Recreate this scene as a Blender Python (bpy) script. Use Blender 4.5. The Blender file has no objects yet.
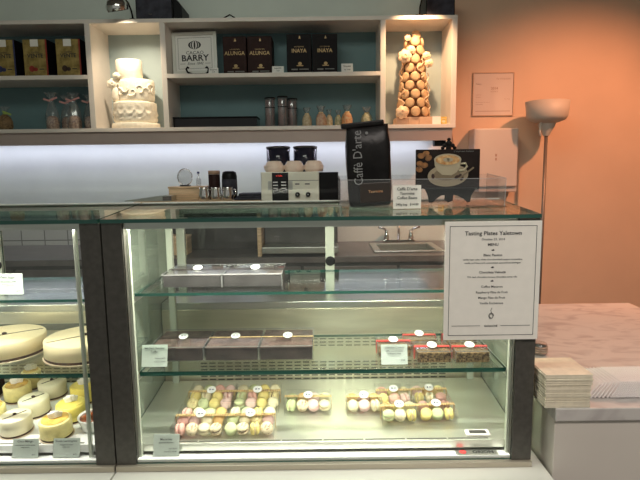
import bpy, bmesh, math, random
from mathutils import Vector, Matrix
R = math.radians
PI = math.pi
random.seed(7)
SC = bpy.context.scene
COL = SC.collection

# ------------------------------------------------------------------ camera
F = 520.0
PITCH = math.atan(68 / 520)
ROLL = 0.0125
cd = bpy.data.cameras.new('camera')
cam = bpy.data.objects.new('camera', cd)
COL.objects.link(cam)
cd.sensor_width = 36
cd.lens = F * 36 / 640
cd.shift_x = -2 / 640
cd.clip_start = 0.05
cam.matrix_world = (Matrix.Translation((0, 0, 1.45)) @ Matrix.Rotation(PI / 2 - PITCH, 4, 'X')
                    @ Matrix.Rotation(-ROLL, 4, 'Z'))
SC.camera = cam

# ------------------------------------------------------------------ world, exposure, room lights
SC.view_settings.view_transform = 'Standard'
SC.view_settings.look = 'None'
SC.cycles.transparent_max_bounces = 40
SC.cycles.max_bounces = 14
SC.view_settings.exposure = 0.5
SC.view_settings.gamma = 1.0
SC.view_settings.use_curve_mapping = False
w = bpy.data.worlds.new('world')
SC.world = w
w.use_nodes = True
w.node_tree.nodes['Background'].inputs[0].default_value = (0.86, 0.86, 0.78, 1)
w.node_tree.nodes['Background'].inputs[1].default_value = 0.22


def aim(o, p, t):
    o.location = p
    o.rotation_euler = (Vector(t) - Vector(p)).to_track_quat('-Z', 'Y').to_euler()


def area(name, p, t, sx, sy, e, c):
    l = bpy.data.lights.new(name, 'AREA')
    l.shape = 'RECTANGLE'
    l.size = sx
    l.size_y = sy
    l.energy = e
    l.color = c
    o = bpy.data.objects.new(name, l)
    COL.objects.link(o)
    aim(o, p, t)
    return o


def spot(name, p, t, e, c, ang, blend=1.0, rad=0.03):
    l = bpy.data.lights.new(name, 'SPOT')
    l.energy = e
    l.color = c
    l.spot_size = R(ang)
    l.spot_blend = blend
    l.shadow_soft_size = rad
    o = bpy.data.objects.new(name, l)
    COL.objects.link(o)
    aim(o, p, t)
    return o


spot('warm_downlight', (2.05, 1.95, 3.0), (1.66, 3.7, 0.82), 138, (1.0, 0.39, 0.19), 78, 0.75, 0.04)
spot('warm_counter_light', (1.6, 2.5, 2.8), (1.1, 1.85, 0.83), 78, (1.0, 0.42, 0.24), 74, 1.0, 0.08)
spot('cake_lamp_light', (-1.205, 3.26, 2.43), (-1.2, 3.56, 2.0), 19, (1.0, 0.84, 0.62), 95, 0.9, 0.02)
spot('tower_lamp_light', (0.615, 3.20, 2.50), (0.63, 3.56, 2.0), 27, (1.0, 0.62, 0.34), 95, 0.9, 0.02)
area('undershelf_light', (-0.9, 3.60, 1.675), (-0.9, 3.66, 1.2), 3.3, 0.03, 3.6, (0.80, 0.78, 1.0))
area('added_deck_fill_right', (0, 1.420, 0.883), (0, 1.55, 0.7), 1.0, 0.012, 1.5, (1.0, 0.99, 0.86))  # unseen strip added under the lower shelf to brighten the deck
area('added_deck_fill_left', (-1.2, 1.420, 0.881), (-1.2, 1.55, 0.7), 1.0, 0.012, 1.0, (1.0, 0.97, 0.86))  # same added strip for the left case
area('display_light_right', (0, 1.364, 1.318), (0, 1.49, 0.7), 1.0, 0.016, 7.5, (1.0, 0.99, 0.84))
area('display_light_left', (-1.2, 1.364, 1.318), (-1.2, 1.49, 0.7), 1.1, 0.016, 6.5, (1.0, 0.97, 0.86))
area('added_front_fill', (0.7, -0.5, 3.05), (0.8, 1.3, 0.7), 1.2, 0.8, 12, (1.0, 0.90, 0.82)).data.spread = R(85)  # unseen fill added to lift the underlit counter, cabinet and napkins
area('ceiling_panel_light', (-0.4, 1.3, 3.05), (-0.5, 2.4, 0.8), 1.6, 0.8, 18, (0.95, 1.0, 0.88))

# ------------------------------------------------------------------ materials
MT = {}


def mat(name, col, rough=0.5, metal=0.0, noise=0.0, scale=20.0, bump=0.0, emit=None, es=1.0, col2=None, trans=0.0, alpha=1.0, stretch=(1, 1, 1), lo=0.35, hi=0.65):
    m = bpy.data.materials.new(name)
    m.use_nodes = True
    nt = m.node_tree
    b = nt.nodes['Principled BSDF']
    b.inputs['Roughness'].default_value = rough
    b.inputs['Metallic'].default_value = metal
    b.inputs['Transmission Weight'].default_value = trans
    b.inputs['Alpha'].default_value = alpha
    c = (*col, 1)
    if noise or col2 or bump:
        tc = nt.nodes.new('ShaderNodeTexCoord')
        mp = nt.nodes.new('ShaderNodeMapping')
        mp.inputs['Scale'].default_value = stretch
        n = nt.nodes.new('ShaderNodeTexNoise')
        n.inputs['Scale'].default_value = scale
        n.inputs['Detail'].default_value = 5
        nt.links.new(tc.outputs['Object'], mp.inputs[0])
        nt.links.new(mp.outputs[0], n.inputs['Vector'])
        r = nt.nodes.new('ShaderNodeValToRGB')
        r.color_ramp.elements[0].position = lo
        r.color_ramp.elements[1].position = hi
        if col2:
            r.color_ramp.elements[0].color = c
            r.color_ramp.elements[1].color = (*col2, 1)
        else:
            r.color_ramp.elements[0].color = tuple(max(0, v * (1 - noise)) for v in col) + (1,)
            r.color_ramp.elements[1].color = tuple(min(1, v * (1 + noise)) for v in col) + (1,)
        nt.links.new(n.outputs['Fac'], r.inputs[0])
        nt.links.new(r.outputs[0], b.inputs['Base Color'])
        if bump:
            bp = nt.nodes.new('ShaderNodeBump')
            bp.inputs['Strength'].default_value = bump
            bp.inputs['Distance'].default_value = 0.01
            nt.links.new(n.outputs['Fac'], bp.inputs['Height'])
            nt.links.new(bp.outputs[0], b.inputs['Normal'])
    b.inputs['Base Color'].default_value = c
    if emit:
        b.inputs['Emission Color'].default_value = (*emit, 1)
        b.inputs['Emission Strength'].default_value = es
    MT[name] = m
    return m


def glass(name, tint=(1, 1, 1), refl=0.04, mx=0.96, rough=0.0, haze=0.0, hcol=(0.8, 0.8, 0.8)):
    m = bpy.data.materials.new(name)
    m.use_nodes = True
    nt = m.node_tree
    nt.nodes.clear()
    out = nt.nodes.new('ShaderNodeOutputMaterial')
    t = nt.nodes.new('ShaderNodeBsdfTransparent')
    t.inputs[0].default_value = (*tint, 1)
    g = nt.nodes.new('ShaderNodeBsdfGlossy')
    g.inputs['Roughness'].default_value = rough
    lw = nt.nodes.new('ShaderNodeLayerWeight')
    lw.inputs[0].default_value = 0.5
    p = nt.nodes.new('ShaderNodeMath')
    p.operation = 'POWER'
    p.inputs[1].default_value = 5
    ma = nt.nodes.new('ShaderNodeMath')
    ma.operation = 'MULTIPLY_ADD'
    ma.inputs[1].default_value = mx - refl
    ma.inputs[2].default_value = refl
    mix = nt.nodes.new('ShaderNodeMixShader')
    nt.links.new(lw.outputs['Facing'], p.inputs[0])
    nt.links.new(p.outputs[0], ma.inputs[0])
    nt.links.new(ma.outputs[0], mix.inputs[0])
    src = t.outputs[0]
    if haze:
        d = nt.nodes.new('ShaderNodeBsdfDiffuse')
        d.inputs[0].default_value = (*hcol, 1)
        m2 = nt.nodes.new('ShaderNodeMixShader')
        m2.inputs[0].default_value = haze
        nt.links.new(t.outputs[0], m2.inputs[1])
        nt.links.new(d.outputs[0], m2.inputs[2])
        src = m2.outputs[0]
    nt.links.new(src, mix.inputs[1])
    nt.links.new(g.outputs[0], mix.inputs[2])
    nt.links.new(mix.outputs[0], out.inputs[0])
    MT[name] = m
    return m


glass('clear_glass', (0.98, 0.99, 0.98), 0.03, 0.9)
glass('shelf_glass', (0.95, 0.985, 0.965), 0.05, 0.85)
glass('top_glass', (0.72, 0.82, 0.78), 0.06, 1.0)
glass('acrylic', (0.97, 0.97, 0.97), 0.05, 0.8, 0.02, 0.012, (0.8, 0.8, 0.8))
glass('box_plastic', (0.99, 0.99, 0.99), 0.025, 0.6, 0.02, 0.006, (0.9, 0.9, 0.9))
glass('cellophane', (0.9, 0.9, 0.9), 0.12, 0.8, 0.12, 0.10, (0.7, 0.75, 0.75))
glass('side_glass', (0.80, 0.88, 0.80), 0.10, 0.9, 0.0, 0.45, (0.42, 0.47, 0.40))
mat('glass_edge', (0.02, 0.09, 0.07), 0.15)
mat('shelf_edge', (0.012, 0.06, 0.045), 0.25)
mat('post_dark', (0.085, 0.080, 0.070), 0.45, 0.3, 0.12, 60)
mat('black', (0.008, 0.008, 0.009), 0.4)
mat('black_gloss', (0.006, 0.006, 0.007), 0.12)
mat('black_iron', (0.01, 0.009, 0.009), 0.5)
mat('steel', (0.52, 0.53, 0.49), 0.30, 0.9, 0.05, 6, stretch=(1, 12, 12))
mat('steel_warm', (0.62, 0.58, 0.45), 0.3, 0.7, 0.05, 6, stretch=(1, 12, 12))
mat('steel_deck', (0.74, 0.75, 0.68), 0.28, 0.8, 0.04, 8)
mat('white_deck', (0.80, 0.81, 0.80), 0.45, 0.0)
mat('steel_trim', (0.50, 0.45, 0.37), 0.4, 0.6)
mat('chrome', (0.75, 0.74, 0.72), 0.08, 1.0)
mat('pale_frame', (0.47, 0.50, 0.42), 0.4, 0.1)
mat('slot_dark', (0.10, 0.10, 0.08), 0.7)
mat('ledge_white', (0.72, 0.72, 0.66), 0.22, 0.0, 0.03, 4)
mat('shelf_white', (0.78, 0.71, 0.64), 0.5, 0.0, 0.03, 9)
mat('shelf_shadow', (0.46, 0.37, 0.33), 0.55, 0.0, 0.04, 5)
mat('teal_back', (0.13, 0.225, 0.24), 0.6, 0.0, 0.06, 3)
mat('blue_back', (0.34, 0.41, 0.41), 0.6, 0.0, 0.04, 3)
mat('wall_grey', (0.72, 0.79, 0.73), 0.75, 0.0, 0.03, 4)
mat('wall_orange', (0.72, 0.52, 0.37), 0.7, 0.0, 0.03, 3)
mat('floor', (0.11, 0.08, 0.07), 0.5, 0.0, 0.2, 6)
mat('ceiling', (0.25, 0.24, 0.22), 0.8, 0.0, 0.05, 4)
mat('white_paper', (0.80, 0.79, 0.75), 0.6)
mat('menu_paper', (0.86, 0.84, 0.77), 0.55, 0.0, 0.02, 40)
mat('card_paper', (0.66, 0.74, 0.68), 0.5)
glass('edge_light', (0.8, 0.8, 0.8), 0.1, 0.8, 0.1, 0.45, (0.8, 0.8, 0.8))
mat('ink', (0.03, 0.03, 0.03), 0.6)
mat('ink_grey', (0.16, 0.16, 0.15), 0.6)
mat('ink_faint', (0.45, 0.30, 0.24), 0.6)
mat('plastic_white', (0.82, 0.78, 0.74), 0.4)
mat('dispenser_plastic', (0.60, 0.52, 0.47), 0.5)
mat('notice_paper', (0.66, 0.56, 0.49), 0.6)
mat('lamp_plastic', (0.60, 0.54, 0.46), 0.5)
mat('pole_grey', (0.22, 0.18, 0.15), 0.4, 0.5)
mat('cabinet_cream', (0.62, 0.58, 0.52), 0.5, 0.0, 0.02, 3)
mat('counter_dark', (0.065, 0.062, 0.058), 0.4, 0.0, 0.2, 10)
mat('counter_grey', (0.13, 0.115, 0.11), 0.3, 0.0, 0.15, 9)
mat('wood', (0.62, 0.44, 0.27), 0.5, 0.0, 0.25, 6, stretch=(1, 1, 18))
mat('gold_box', (0.30, 0.22, 0.075), 0.4, 0.0, 0.35, 25)
mat('brown_box', (0.030, 0.013, 0.011), 0.6, 0.0, 0.15, 30)
mat('dark_box', (0.008, 0.006, 0.007), 0.6)
mat('gold_ink', (0.30, 0.19, 0.07), 0.35, 0.3)
mat('red_ink', (0.30, 0.03, 0.02), 0.4)
mat('blue_ink', (0.03, 0.04, 0.13), 0.4)
mat('cake_white', (0.86, 0.78, 0.64), 0.55, 0.0, 0.05, 60, 0.35)
mat('cream', (0.80, 0.65, 0.41), 0.45, 0.0, 0.03, 30)
mat('cream_pale', (0.80, 0.74, 0.54), 0.45, 0.0, 0.03, 30)
mat('yellow_cake', (0.88, 0.72, 0.16), 0.4, 0.0, 0.06, 40)
mat('yellow_pale', (0.86, 0.74, 0.32), 0.45, 0.0, 0.08, 60)
mat('glaze', (0.80, 0.50, 0.12), 0.2, 0.0, 0.3, 50)
mat('meringue', (0.88, 0.86, 0.80), 0.5, 0.0, 0.08, 50, 0.3)
mat('crust', (0.07, 0.035, 0.02), 0.8, 0.0, 0.6, 90, 0.6)
mat('cake_board', (0.62, 0.50, 0.36), 0.4, 0.3)
mat('caramel', (0.30, 0.07, 0.02), 0.15, 0.0, 0.6, 40)
mat('ceramic', (0.80, 0.80, 0.76), 0.2)
mat('bean', (0.04, 0.018, 0.012), 0.4)
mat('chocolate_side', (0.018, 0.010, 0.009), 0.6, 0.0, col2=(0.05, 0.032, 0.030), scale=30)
mat('chocolate_grey_side', (0.015, 0.012, 0.012), 0.6, 0.0, col2=(0.030, 0.026, 0.026), scale=22)  # side tones darker than the tops: shade put into the colour
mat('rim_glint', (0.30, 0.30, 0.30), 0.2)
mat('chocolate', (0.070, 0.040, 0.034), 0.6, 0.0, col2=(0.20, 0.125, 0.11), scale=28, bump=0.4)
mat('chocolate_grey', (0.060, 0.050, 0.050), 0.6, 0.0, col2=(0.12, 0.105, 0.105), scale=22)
mat('nut_mix', (0.05, 0.022, 0.012), 0.6, 0.0, col2=(0.40, 0.26, 0.12), scale=160, bump=0.6)
mat('treat_mix', (0.16, 0.05, 0.03), 0.5, 0.0, col2=(0.62, 0.42, 0.28), scale=95, bump=0.6)
mat('ribbon_red', (0.62, 0.05, 0.05), 0.35)
mat('ribbon_gold', (0.66, 0.46, 0.22), 0.35, 0.0, 0.4, 300, stretch=(1, 0.1, 0.1))
mat('ribbon_brown', (0.035, 0.022, 0.018), 0.4)
mat('ribbon_pink', (0.62, 0.30, 0.27), 0.4)
mat('ribbon_green', (0.35, 0.48, 0.10), 0.4)
mat('sticker', (0.88, 0.88, 0.86), 0.4)
mat('tower_shell', (0.58, 0.38, 0.21), 0.55, 0.0, 0.30, 14)
mat('tower_cone', (0.20, 0.09, 0.045), 0.6)
mat('tower_flower', (0.84, 0.60, 0.40), 0.55, 0.0, 0.1, 30)
mat('tower_base', (0.50, 0.33, 0.22), 0.5, 0.0, 0.12, 10)
mat('napkin', (0.72, 0.66, 0.52), 0.9, 0.0, 0.06, 50)
mat('paper_pink', (0.86, 0.82, 0.80), 0.7)
mat('machine_white', (0.74, 0.74, 0.62), 0.35)
mat('display_red', (0.4, 0.02, 0.02), 0.3, emit=(1.0, 0.05, 0.03), es=0.8)
mat('smoke_plastic', (0.02, 0.02, 0.035), 0.1)
mat('cup_pink', (0.88, 0.70, 0.58), 0.3)
mat('cloth_dark', (0.05, 0.05, 0.065), 0.6, 0.0, 0.3, 20)
mat('tube_pink', (0.36, 0.20, 0.19), 0.3, 0.0, col2=(0.11, 0.12, 0.13), scale=30, stretch=(3, 3, 0.1))
mat('bag_black', (0.012, 0.011, 0.011), 0.28, 0.0, 0.4, 14, 0.3)
mat('bag_grey', (0.055, 0.045, 0.040), 0.35)
mat("bag_text", (0.26, 0.26, 0.26), 0.4)
mat('print_black', (0.018, 0.012, 0.010), 0.35, 0.0, 0.5, 8)
mat('print_white', (0.34, 0.28, 0.19), 0.4)
mat('print_cup', (0.42, 0.36, 0.25), 0.4)
mat('print_shade', (0.20, 0.15, 0.09), 0.4)
mat('print_coffee', (0.40, 0.15, 0.03), 0.4, 0.0, col2=(0.70, 0.48, 0.22), scale=70)
mat('print_flower', (0.24, 0.10, 0.025), 0.5, 0.0, 0.5, 60)
mat('twine', (0.42, 0.30, 0.22), 0.6, 0.0, 0.3, 40)
mat('candy_orange', (0.55, 0.20, 0.07), 0.5, 0.0, col2=(0.60, 0.42, 0.24), scale=80)
mat('candy_cream', (0.40, 0.30, 0.17), 0.5, 0.0, col2=(0.60, 0.50, 0.34), scale=70)
mat('candy_green', (0.22, 0.24, 0.13), 0.5, 0.0, col2=(0.48, 0.44, 0.30), scale=70)
mat('candy_rose', (0.42, 0.22, 0.15), 0.5, 0.0, col2=(0.55, 0.40, 0.27), scale=70)
MAC = {
    'pink': mat('mac_pink', (0.80, 0.45, 0.38), 0.6, 0.0, 0.05, 40),
    'pale pink': mat('mac_pale_pink', (0.82, 0.57, 0.52), 0.6, 0.0, 0.05, 40),
    'yellow': mat('mac_yellow', (0.82, 0.68, 0.24), 0.6, 0.0, 0.05, 40),
    'pale green': mat('mac_green', (0.60, 0.66, 0.36), 0.6, 0.0, 0.05, 40),
    'cream': mat('mac_cream', (0.80, 0.72, 0.48), 0.6, 0.0, 0.05, 40),
    'orange': mat('mac_orange', (0.80, 0.50, 0.18), 0.6, 0.0, 0.05, 40),
    'speckled cream': mat('mac_speckled', (0.26, 0.14, 0.07), 0.6, 0.0, col2=(0.80, 0.68, 0.46), scale=110, lo=0.36, hi=0.46),
    'speckled yellow': mat('mac_speckled_yellow', (0.34, 0.20, 0.08), 0.6, 0.0, col2=(0.84, 0.72, 0.36), scale=110, lo=0.34, hi=0.42),
}
FILL = {'pink': mat('fill_pink', (0.62, 0.30, 0.26), 0.6), 'cream': mat('fill_cream', (0.72, 0.58, 0.38), 0.6),
        'brown': mat('fill_brown', (0.12, 0.055, 0.03), 0.6), 'orange': mat('fill_orange', (0.72, 0.42, 0.16), 0.6)}


def marble():
    m = bpy.data.materials.new('marble')
    m.use_nodes = True
    nt = m.node_tree
    b = nt.nodes['Principled BSDF']
    b.inputs['Roughness'].default_value = 0.3
    tc = nt.nodes.new('ShaderNodeTexCoord')
    n = nt.nodes.new('ShaderNodeTexNoise')
    n.inputs['Scale'].default_value = 7
    n.inputs['Detail'].default_value = 9
    n.inputs['Distortion'].default_value = 1.2
    mp = nt.nodes.new('ShaderNodeMapping')
    mp.inputs['Rotation'].default_value = (0, 0, 0.6)
    mp.inputs['Scale'].default_value = (1, 2.2, 1)
    nt.links.new(tc.outputs['Object'], mp.inputs[0])
    nt.links.new(mp.outputs[0], n.inputs['Vector'])
    r = nt.nodes.new('ShaderNodeValToRGB')
    e = r.color_ramp.elements
    e[0].position = 0.34
    e[0].color = (0.40, 0.37, 0.36, 1)
    e[1].position = 0.52
    e[1].color = (0.56, 0.54, 0.51, 1)
    nt.links.new(n.outputs['Fac'], r.inputs[0])
    nt.links.new(r.outputs[0], b.inputs['Base Color'])
    MT['marble'] = m


def tiles():
    m = bpy.data.materials.new('tiles')
    m.use_nodes = True
    nt = m.node_tree
    b = nt.nodes['Principled BSDF']
    b.inputs['Roughness'].default_value = 0.35
    tc = nt.nodes.new('ShaderNodeTexCoord')
    mp = nt.nodes.new('ShaderNodeMapping')
    mp.inputs['Rotation'].default_value = (PI / 2, 0, 0)
    br = nt.nodes.new('ShaderNodeTexBrick')
    br.offset = 0
    br.inputs['Color1'].default_value = (0.60, 0.59, 0.56, 1)
    br.inputs['Color2'].default_value = (0.55, 0.54, 0.52, 1)
    br.inputs['Mortar'].default_value = (0.22, 0.21, 0.20, 1)
    br.inputs['Scale'].default_value = 1
    br.inputs['Brick Width'].default_value = 0.165
    br.inputs['Row Height'].default_value = 0.165
    br.inputs['Mortar Size'].default_value = 0.004
    nt.links.new(tc.outputs['Object'], mp.inputs[0])
    nt.links.new(mp.outputs[0], br.inputs['Vector'])
    nt.links.new(br.outputs[0], b.inputs['Base Color'])
    MT['tiles'] = m


marble()
tiles()
for k_ in ('black', 'dark_box', 'brown_box', 'cloth_dark', 'chocolate', 'chocolate_grey', 'black_iron', 'gold_box', 'bag_black', 'bag_grey', 'print_black', 'print_white', 'print_cup'):
    MT[k_].node_tree.nodes['Principled BSDF'].inputs['Specular IOR Level'].default_value = 0.15


# ------------------------------------------------------------------ builders
class MB:
    """collects shapes in one bmesh; build() links them as one mesh object"""

    def __init__(s):
        s.bm = bmesh.new()

    def box(s, x0, x1, y0, y1, z0, z1, bev=0.0, seg=2):
        r = bmesh.ops.create_cube(s.bm, size=1)
        vs = r['verts']
        for v in vs:
            v.co = Vector(((x0 + x1) / 2 + v.co.x * (x1 - x0), (y0 + y1) / 2 + v.co.y * (y1 - y0),
                           (z0 + z1) / 2 + v.co.z * (z1 - z0)))
        if bev:
            es = {e for v in vs for e in v.link_edges}
            bmesh.ops.bevel(s.bm, geom=list(es), offset=bev, segments=seg, profile=0.5, affect='EDGES')
        return s

    def mbox(s, m, sx, sy, sz, bev=0.0):
        r = bmesh.ops.create_cube(s.bm, size=1)
        vs = r['verts']
        for v in vs:
            v.co = m @ Vector((v.co.x * sx, v.co.y * sy, v.co.z * sz))
        if bev:
            es = {e for v in vs for e in v.link_edges}
            bmesh.ops.bevel(s.bm, geom=list(es), offset=bev, segments=2, profile=0.5, affect='EDGES')
        return s

    def lathe(s, prof, n=32, m=None, mod=None, cap=True):
        """prof: list of (r, z); m: matrix; mod(angle, i, r, z) -> r"""
        m = m or Matrix()
        rings = []
        for i, (r, z) in enumerate(prof):
            ring = []
            for k in range(n):
                a = 2 * PI * k / n
                rr = mod(a, i, r, z) if mod else r
                ring.append(s.bm.verts.new(m @ Vector((rr * math.cos(a), rr * math.sin(a), z))))
            rings.append(ring)
        for i in range(len(rings) - 1):
            for k in range(n):
                a, b = rings[i], rings[i + 1]
                f = s.bm.faces.new((a[k], a[(k + 1) % n], b[(k + 1) % n], b[k]))
                f.smooth = True
        if cap:
            s.bm.faces.new(rings[0][::-1])
            s.bm.faces.new(rings[-1])
        return s

    def tube(s, pts, r, n=10, cap=True):
        pts = [Vector(p) for p in pts]
        rings = []
        for i, p in enumerate(pts):
            t = (pts[min(i + 1, len(pts) - 1)] - pts[max(i - 1, 0)]).normalized()
            u = t.orthogonal().normalized() if i == 0 else (pu - t * pu.dot(t)).normalized()
            pu = u
            v = t.cross(u)
            rr = r[i] if isinstance(r, (list, tuple)) else r
            rings.append([s.bm.verts.new(p + u * rr * math.cos(2 * PI * k / n) + v * rr * math.sin(2 * PI * k / n)) for k in range(n)])
        for a, b in zip(rings, rings[1:]):
            for k in range(n):
                f = s.bm.faces.new((a[k], a[(k + 1) % n], b[(k + 1) % n], b[k]))
                f.smooth = True
        if cap:
            s.bm.faces.new(rings[0][::-1])
            s.bm.faces.new(rings[-1])
        return s

    def prism(s, pts, y0, y1):
        """outline in xz extruded along y"""
        a = [s.bm.verts.new((x, y0, z)) for x, z in pts]
        b = [s.bm.verts.new((x, y1, z)) for x, z in pts]
        s.bm.faces.new(a)
        s.bm.faces.new(b[::-1])
        n = len(pts)
        for i in range(n):
            s.bm.faces.new((a[i], b[i], b[(i + 1) % n], a[(i + 1) % n]))
        return s

    def ball(s, c, rx, ry=None, rz=None, sub=2):
        r = bmesh.ops.create_icosphere(s.bm, subdivisions=sub, radius=1)
        ry = ry or rx
        rz = rz or rx
        for v in r['verts']:
            v.co = Vector((c[0] + v.co.x * rx, c[1] + v.co.y * ry, c[2] + v.co.z * rz))
            for f in v.link_faces:
                f.smooth = True
        return s

    def disc(s, cx, cz, rx, rz, y0, y1, n=28, rot=0):
        pts = []
        for k in range(n):
            a = -2 * PI * k / n
            x, z = rx * math.cos(a), rz * math.sin(a)
            pts.append((cx + x * math.cos(rot) - z * math.sin(rot), cz + x * math.sin(rot) + z * math.cos(rot)))
        return s.prism(pts, y0, y1)

    def text(s, body, size, x, z, y=0, align='CENTER', rot=0.0, m=None, sx=1.0, shear=0.0, bold=0.0):
        c = bpy.data.curves.new('t', 'FONT')
        c.body = body
        c.size = size
        c.align_x = align
        c.extrude = 0.0002
        c.offset = bold
        c.shear = shear
        c.resolution_u = 2
        o = bpy.data.objects.new('t', c)
        COL.objects.link(o)
        dg = bpy.context.evaluated_depsgraph_get()
        me = bpy.data.meshes.new_from_object(o.evaluated_get(dg))
        T = Matrix.Translation((x, y, z)) @ Matrix.Rotation(-rot, 4, 'Y') @ Matrix.Rotation(PI / 2, 4, 'X') @ Matrix.Diagonal((sx, 1, 1, 1))
        if m:
            T = m @ T
        me.transform(T)
        s.bm.from_mesh(me)
        bpy.data.objects.remove(o)
        bpy.data.curves.remove(c)
        bpy.data.meshes.remove(me)
        return s

    def tf(s, m):
        bmesh.ops.transform(s.bm, matrix=m, verts=s.bm.verts)
        return s

    def build(s, name, material, parent=None, loc=None, smooth=False, normals=True):
        if normals:
            bmesh.ops.recalc_face_normals(s.bm, faces=s.bm.faces)
        me = bpy.data.meshes.new(name)
        s.bm.to_mesh(me)
        s.bm.free()
        if smooth:
            for p in me.polygons:
                p.use_smooth = True
        ms = material if isinstance(material, (list, tuple)) else [material]
        for mm in ms:
            me.materials.append(MT[mm] if isinstance(mm, str) else mm)
        o = bpy.data.objects.new(name, me)
        COL.objects.link(o)
        if parent:
            o.parent = parent
        if loc:
            o.location = loc
        return o


def tag(o, label, cat, group=None):
    o['label'] = label
    o['category'] = cat
    if group:
        o['group'] = group
    return o


def thing(name, loc, label, cat, group=None, rz=0.0):
    o = bpy.data.objects.new(name, None)
    o.empty_display_size = 0.02
    COL.objects.link(o)
    o.location = loc
    o.rotation_euler = (0, 0, rz)
    return tag(o, label, cat, group)


def struct(o):
    o['kind'] = 'structure'
    return o


def copy_tree(o, parent=None):
    c = o.copy()
    COL.objects.link(c)
    c.parent = parent
    for ch in list(o.children):
        copy_tree(ch, c)
    return c


def glass_slab(name, x0, x1, y0, y1, z0, z1, g, parent, edge='shelf_edge', axis=2):
    mb = MB().box(x0, x1, y0, y1, z0, z1)
    mb.bm.faces.ensure_lookup_table()
    bmesh.ops.recalc_face_normals(mb.bm, faces=mb.bm.faces)
    for f in mb.bm.faces:
        f.material_index = 0 if abs(f.normal[axis]) > 0.5 else 1
    return mb.build(name, [g, edge], parent, normals=False)


# ------------------------------------------------------------------ the setting
YW = 3.70
struct(MB().box(-3.6, 3.6, -1.2, 3.9, -0.1, 0).build('floor', 'floor'))
struct(MB().box(-3.6, 0.882, YW, 3.85, 0, 3.1).build('wall_back', 'wall_grey'))
struct(MB().box(0.882, 3.6, YW, 3.85, 0, 3.1).build('wall_back_right', 'wall_orange'))
struct(MB().box(-3.75, -3.6, -1.2, 3.85, 0, 3.1).build('wall_left', 'wall_grey'))
struct(MB().box(3.6, 3.75, -1.2, 3.85, 0, 3.1).build('wall_right', 'wall_orange'))
struct(MB().box(-3.6, 3.6, -1.2, 3.85, 3.1, 3.2).build('ceiling', 'ceiling'))
o = MB().box(-3.0, -0.42, YW - 0.012, YW, 0.955, 1.22).build('wall_tiles', 'tiles')
struct(o)

# ------------------------------------------------------------------ wall shelf unit
XL = -2.9
YS = 3.40
t = thing('wall_shelf', (0, YS, 1.722), 'long cream wall shelf with teal backed compartments and two lit display cubes', 'shelf')
Z0 = 0.0
ZT = 0.691        # outer height
T = 0.024
DP = YW - YS - 0.002
MB().box(XL, 0.866, 0, DP, ZT - T, ZT, 0.0015).build('top_board', 'shelf_white', t)
MB().box(XL, 0.866, 0, DP, 0, T, 0.0015).build('bottom_board', 'shelf_white', t)
for a, b in ((-1.472, -1.438), (-1.002, -0.968), (0.383, 0.416), (0.832, 0.866)):
    MB().box(a, b, 0.001, DP, T, ZT - T, 0.0015).build('divider', 'shelf_white', t)
MB().box(XL, -1.472, 0.001, DP, 0.330, 0.356, 0.0015).build('middle_board', 'shelf_white', t)
MB().box(-0.968, 0.383, 0.001, DP, 0.330, 0.356, 0.0015).build('middle_board', 'shelf_white', t)
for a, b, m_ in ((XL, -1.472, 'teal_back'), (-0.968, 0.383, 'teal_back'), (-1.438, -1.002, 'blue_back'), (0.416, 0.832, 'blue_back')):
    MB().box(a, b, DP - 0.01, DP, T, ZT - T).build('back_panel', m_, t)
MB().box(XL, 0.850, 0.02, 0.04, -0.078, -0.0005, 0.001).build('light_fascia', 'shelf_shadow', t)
MB().box(0.745, 0.82, 0.06, 0.12, -0.112, -0.001, 0.003).build('light_end_cap', 'black', t)
FZ = 1.722 + T            # lower floor
MZ = 1.722 + 0.356        # middle shelf top
TZ = 1.722 + ZT           # on top


def book_box(name, x, z, wd, ht, dp, y, m, label, group, face=None):
    r = thing(name, (x, y, z + 0.0005), label, 'box', group)
    MB().box(0, wd, 0, dp, 0, ht, 0.002).build('carton', m, r)
    return r


# gold fronted boxes
for i, (x0, x1, stripe) in enumerate(((-2.095, -1.944, 'blue_ink'), (-1.892, -1.739, 'red_ink'), (-1.683, -1.527, 'red_ink'))):
    r = thing('gift_box', ((x0 + x1) / 2, 3.45, MZ + 0.0005),
              ('olive gold box with blue edge on upper left shelf, cut by the photo edge',
               'olive gold box with orange red print, middle of three on upper left shelf',
               'olive gold box nearest the lit cake cube on upper left shelf')[i], 'box', 'olive gold boxes on the upper left shelf')
    hw = (x1 - x0) / 2
    MB().box(-hw, hw, 0, 0.20, 0, 0.232, 0.002).build('carton', 'dark_box', r)
    MB().box(-hw + 0.001, hw - 0.001, -0.002, 0.001, 0.002, 0.230).build('front_print', 'gold_box', r)
    MB().box(hw - 0.010, hw - 0.001, -0.003, 0, 0.002, 0.230).build('edge_stripe', stripe, r)
    MB().box(-0.028, 0.022, -0.0035, 0, 0.187, 0.231).build('logo_patch', 'menu_paper', r)
    MB().text('VENTE', 0.034, 0.0, 0.118, -0.004, bold=0.0006).text('extra', 0.022, 0, 0.145, -0.004).build('lettering', 'ink', r)
    MB().disc(-0.028, 0.05, 0.018, 0.020, -0.003, 0, 14).disc(-0.004, 0.046, 0.015, 0.012, -0.003, 0, 12).build('emblem', ('blue_ink', 'red_ink', 'bean')[i], r)
    MB().box(0.02, 0.05, -0.003, 0, 0.044, 0.05).build('small_print', 'ink', r)

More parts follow.
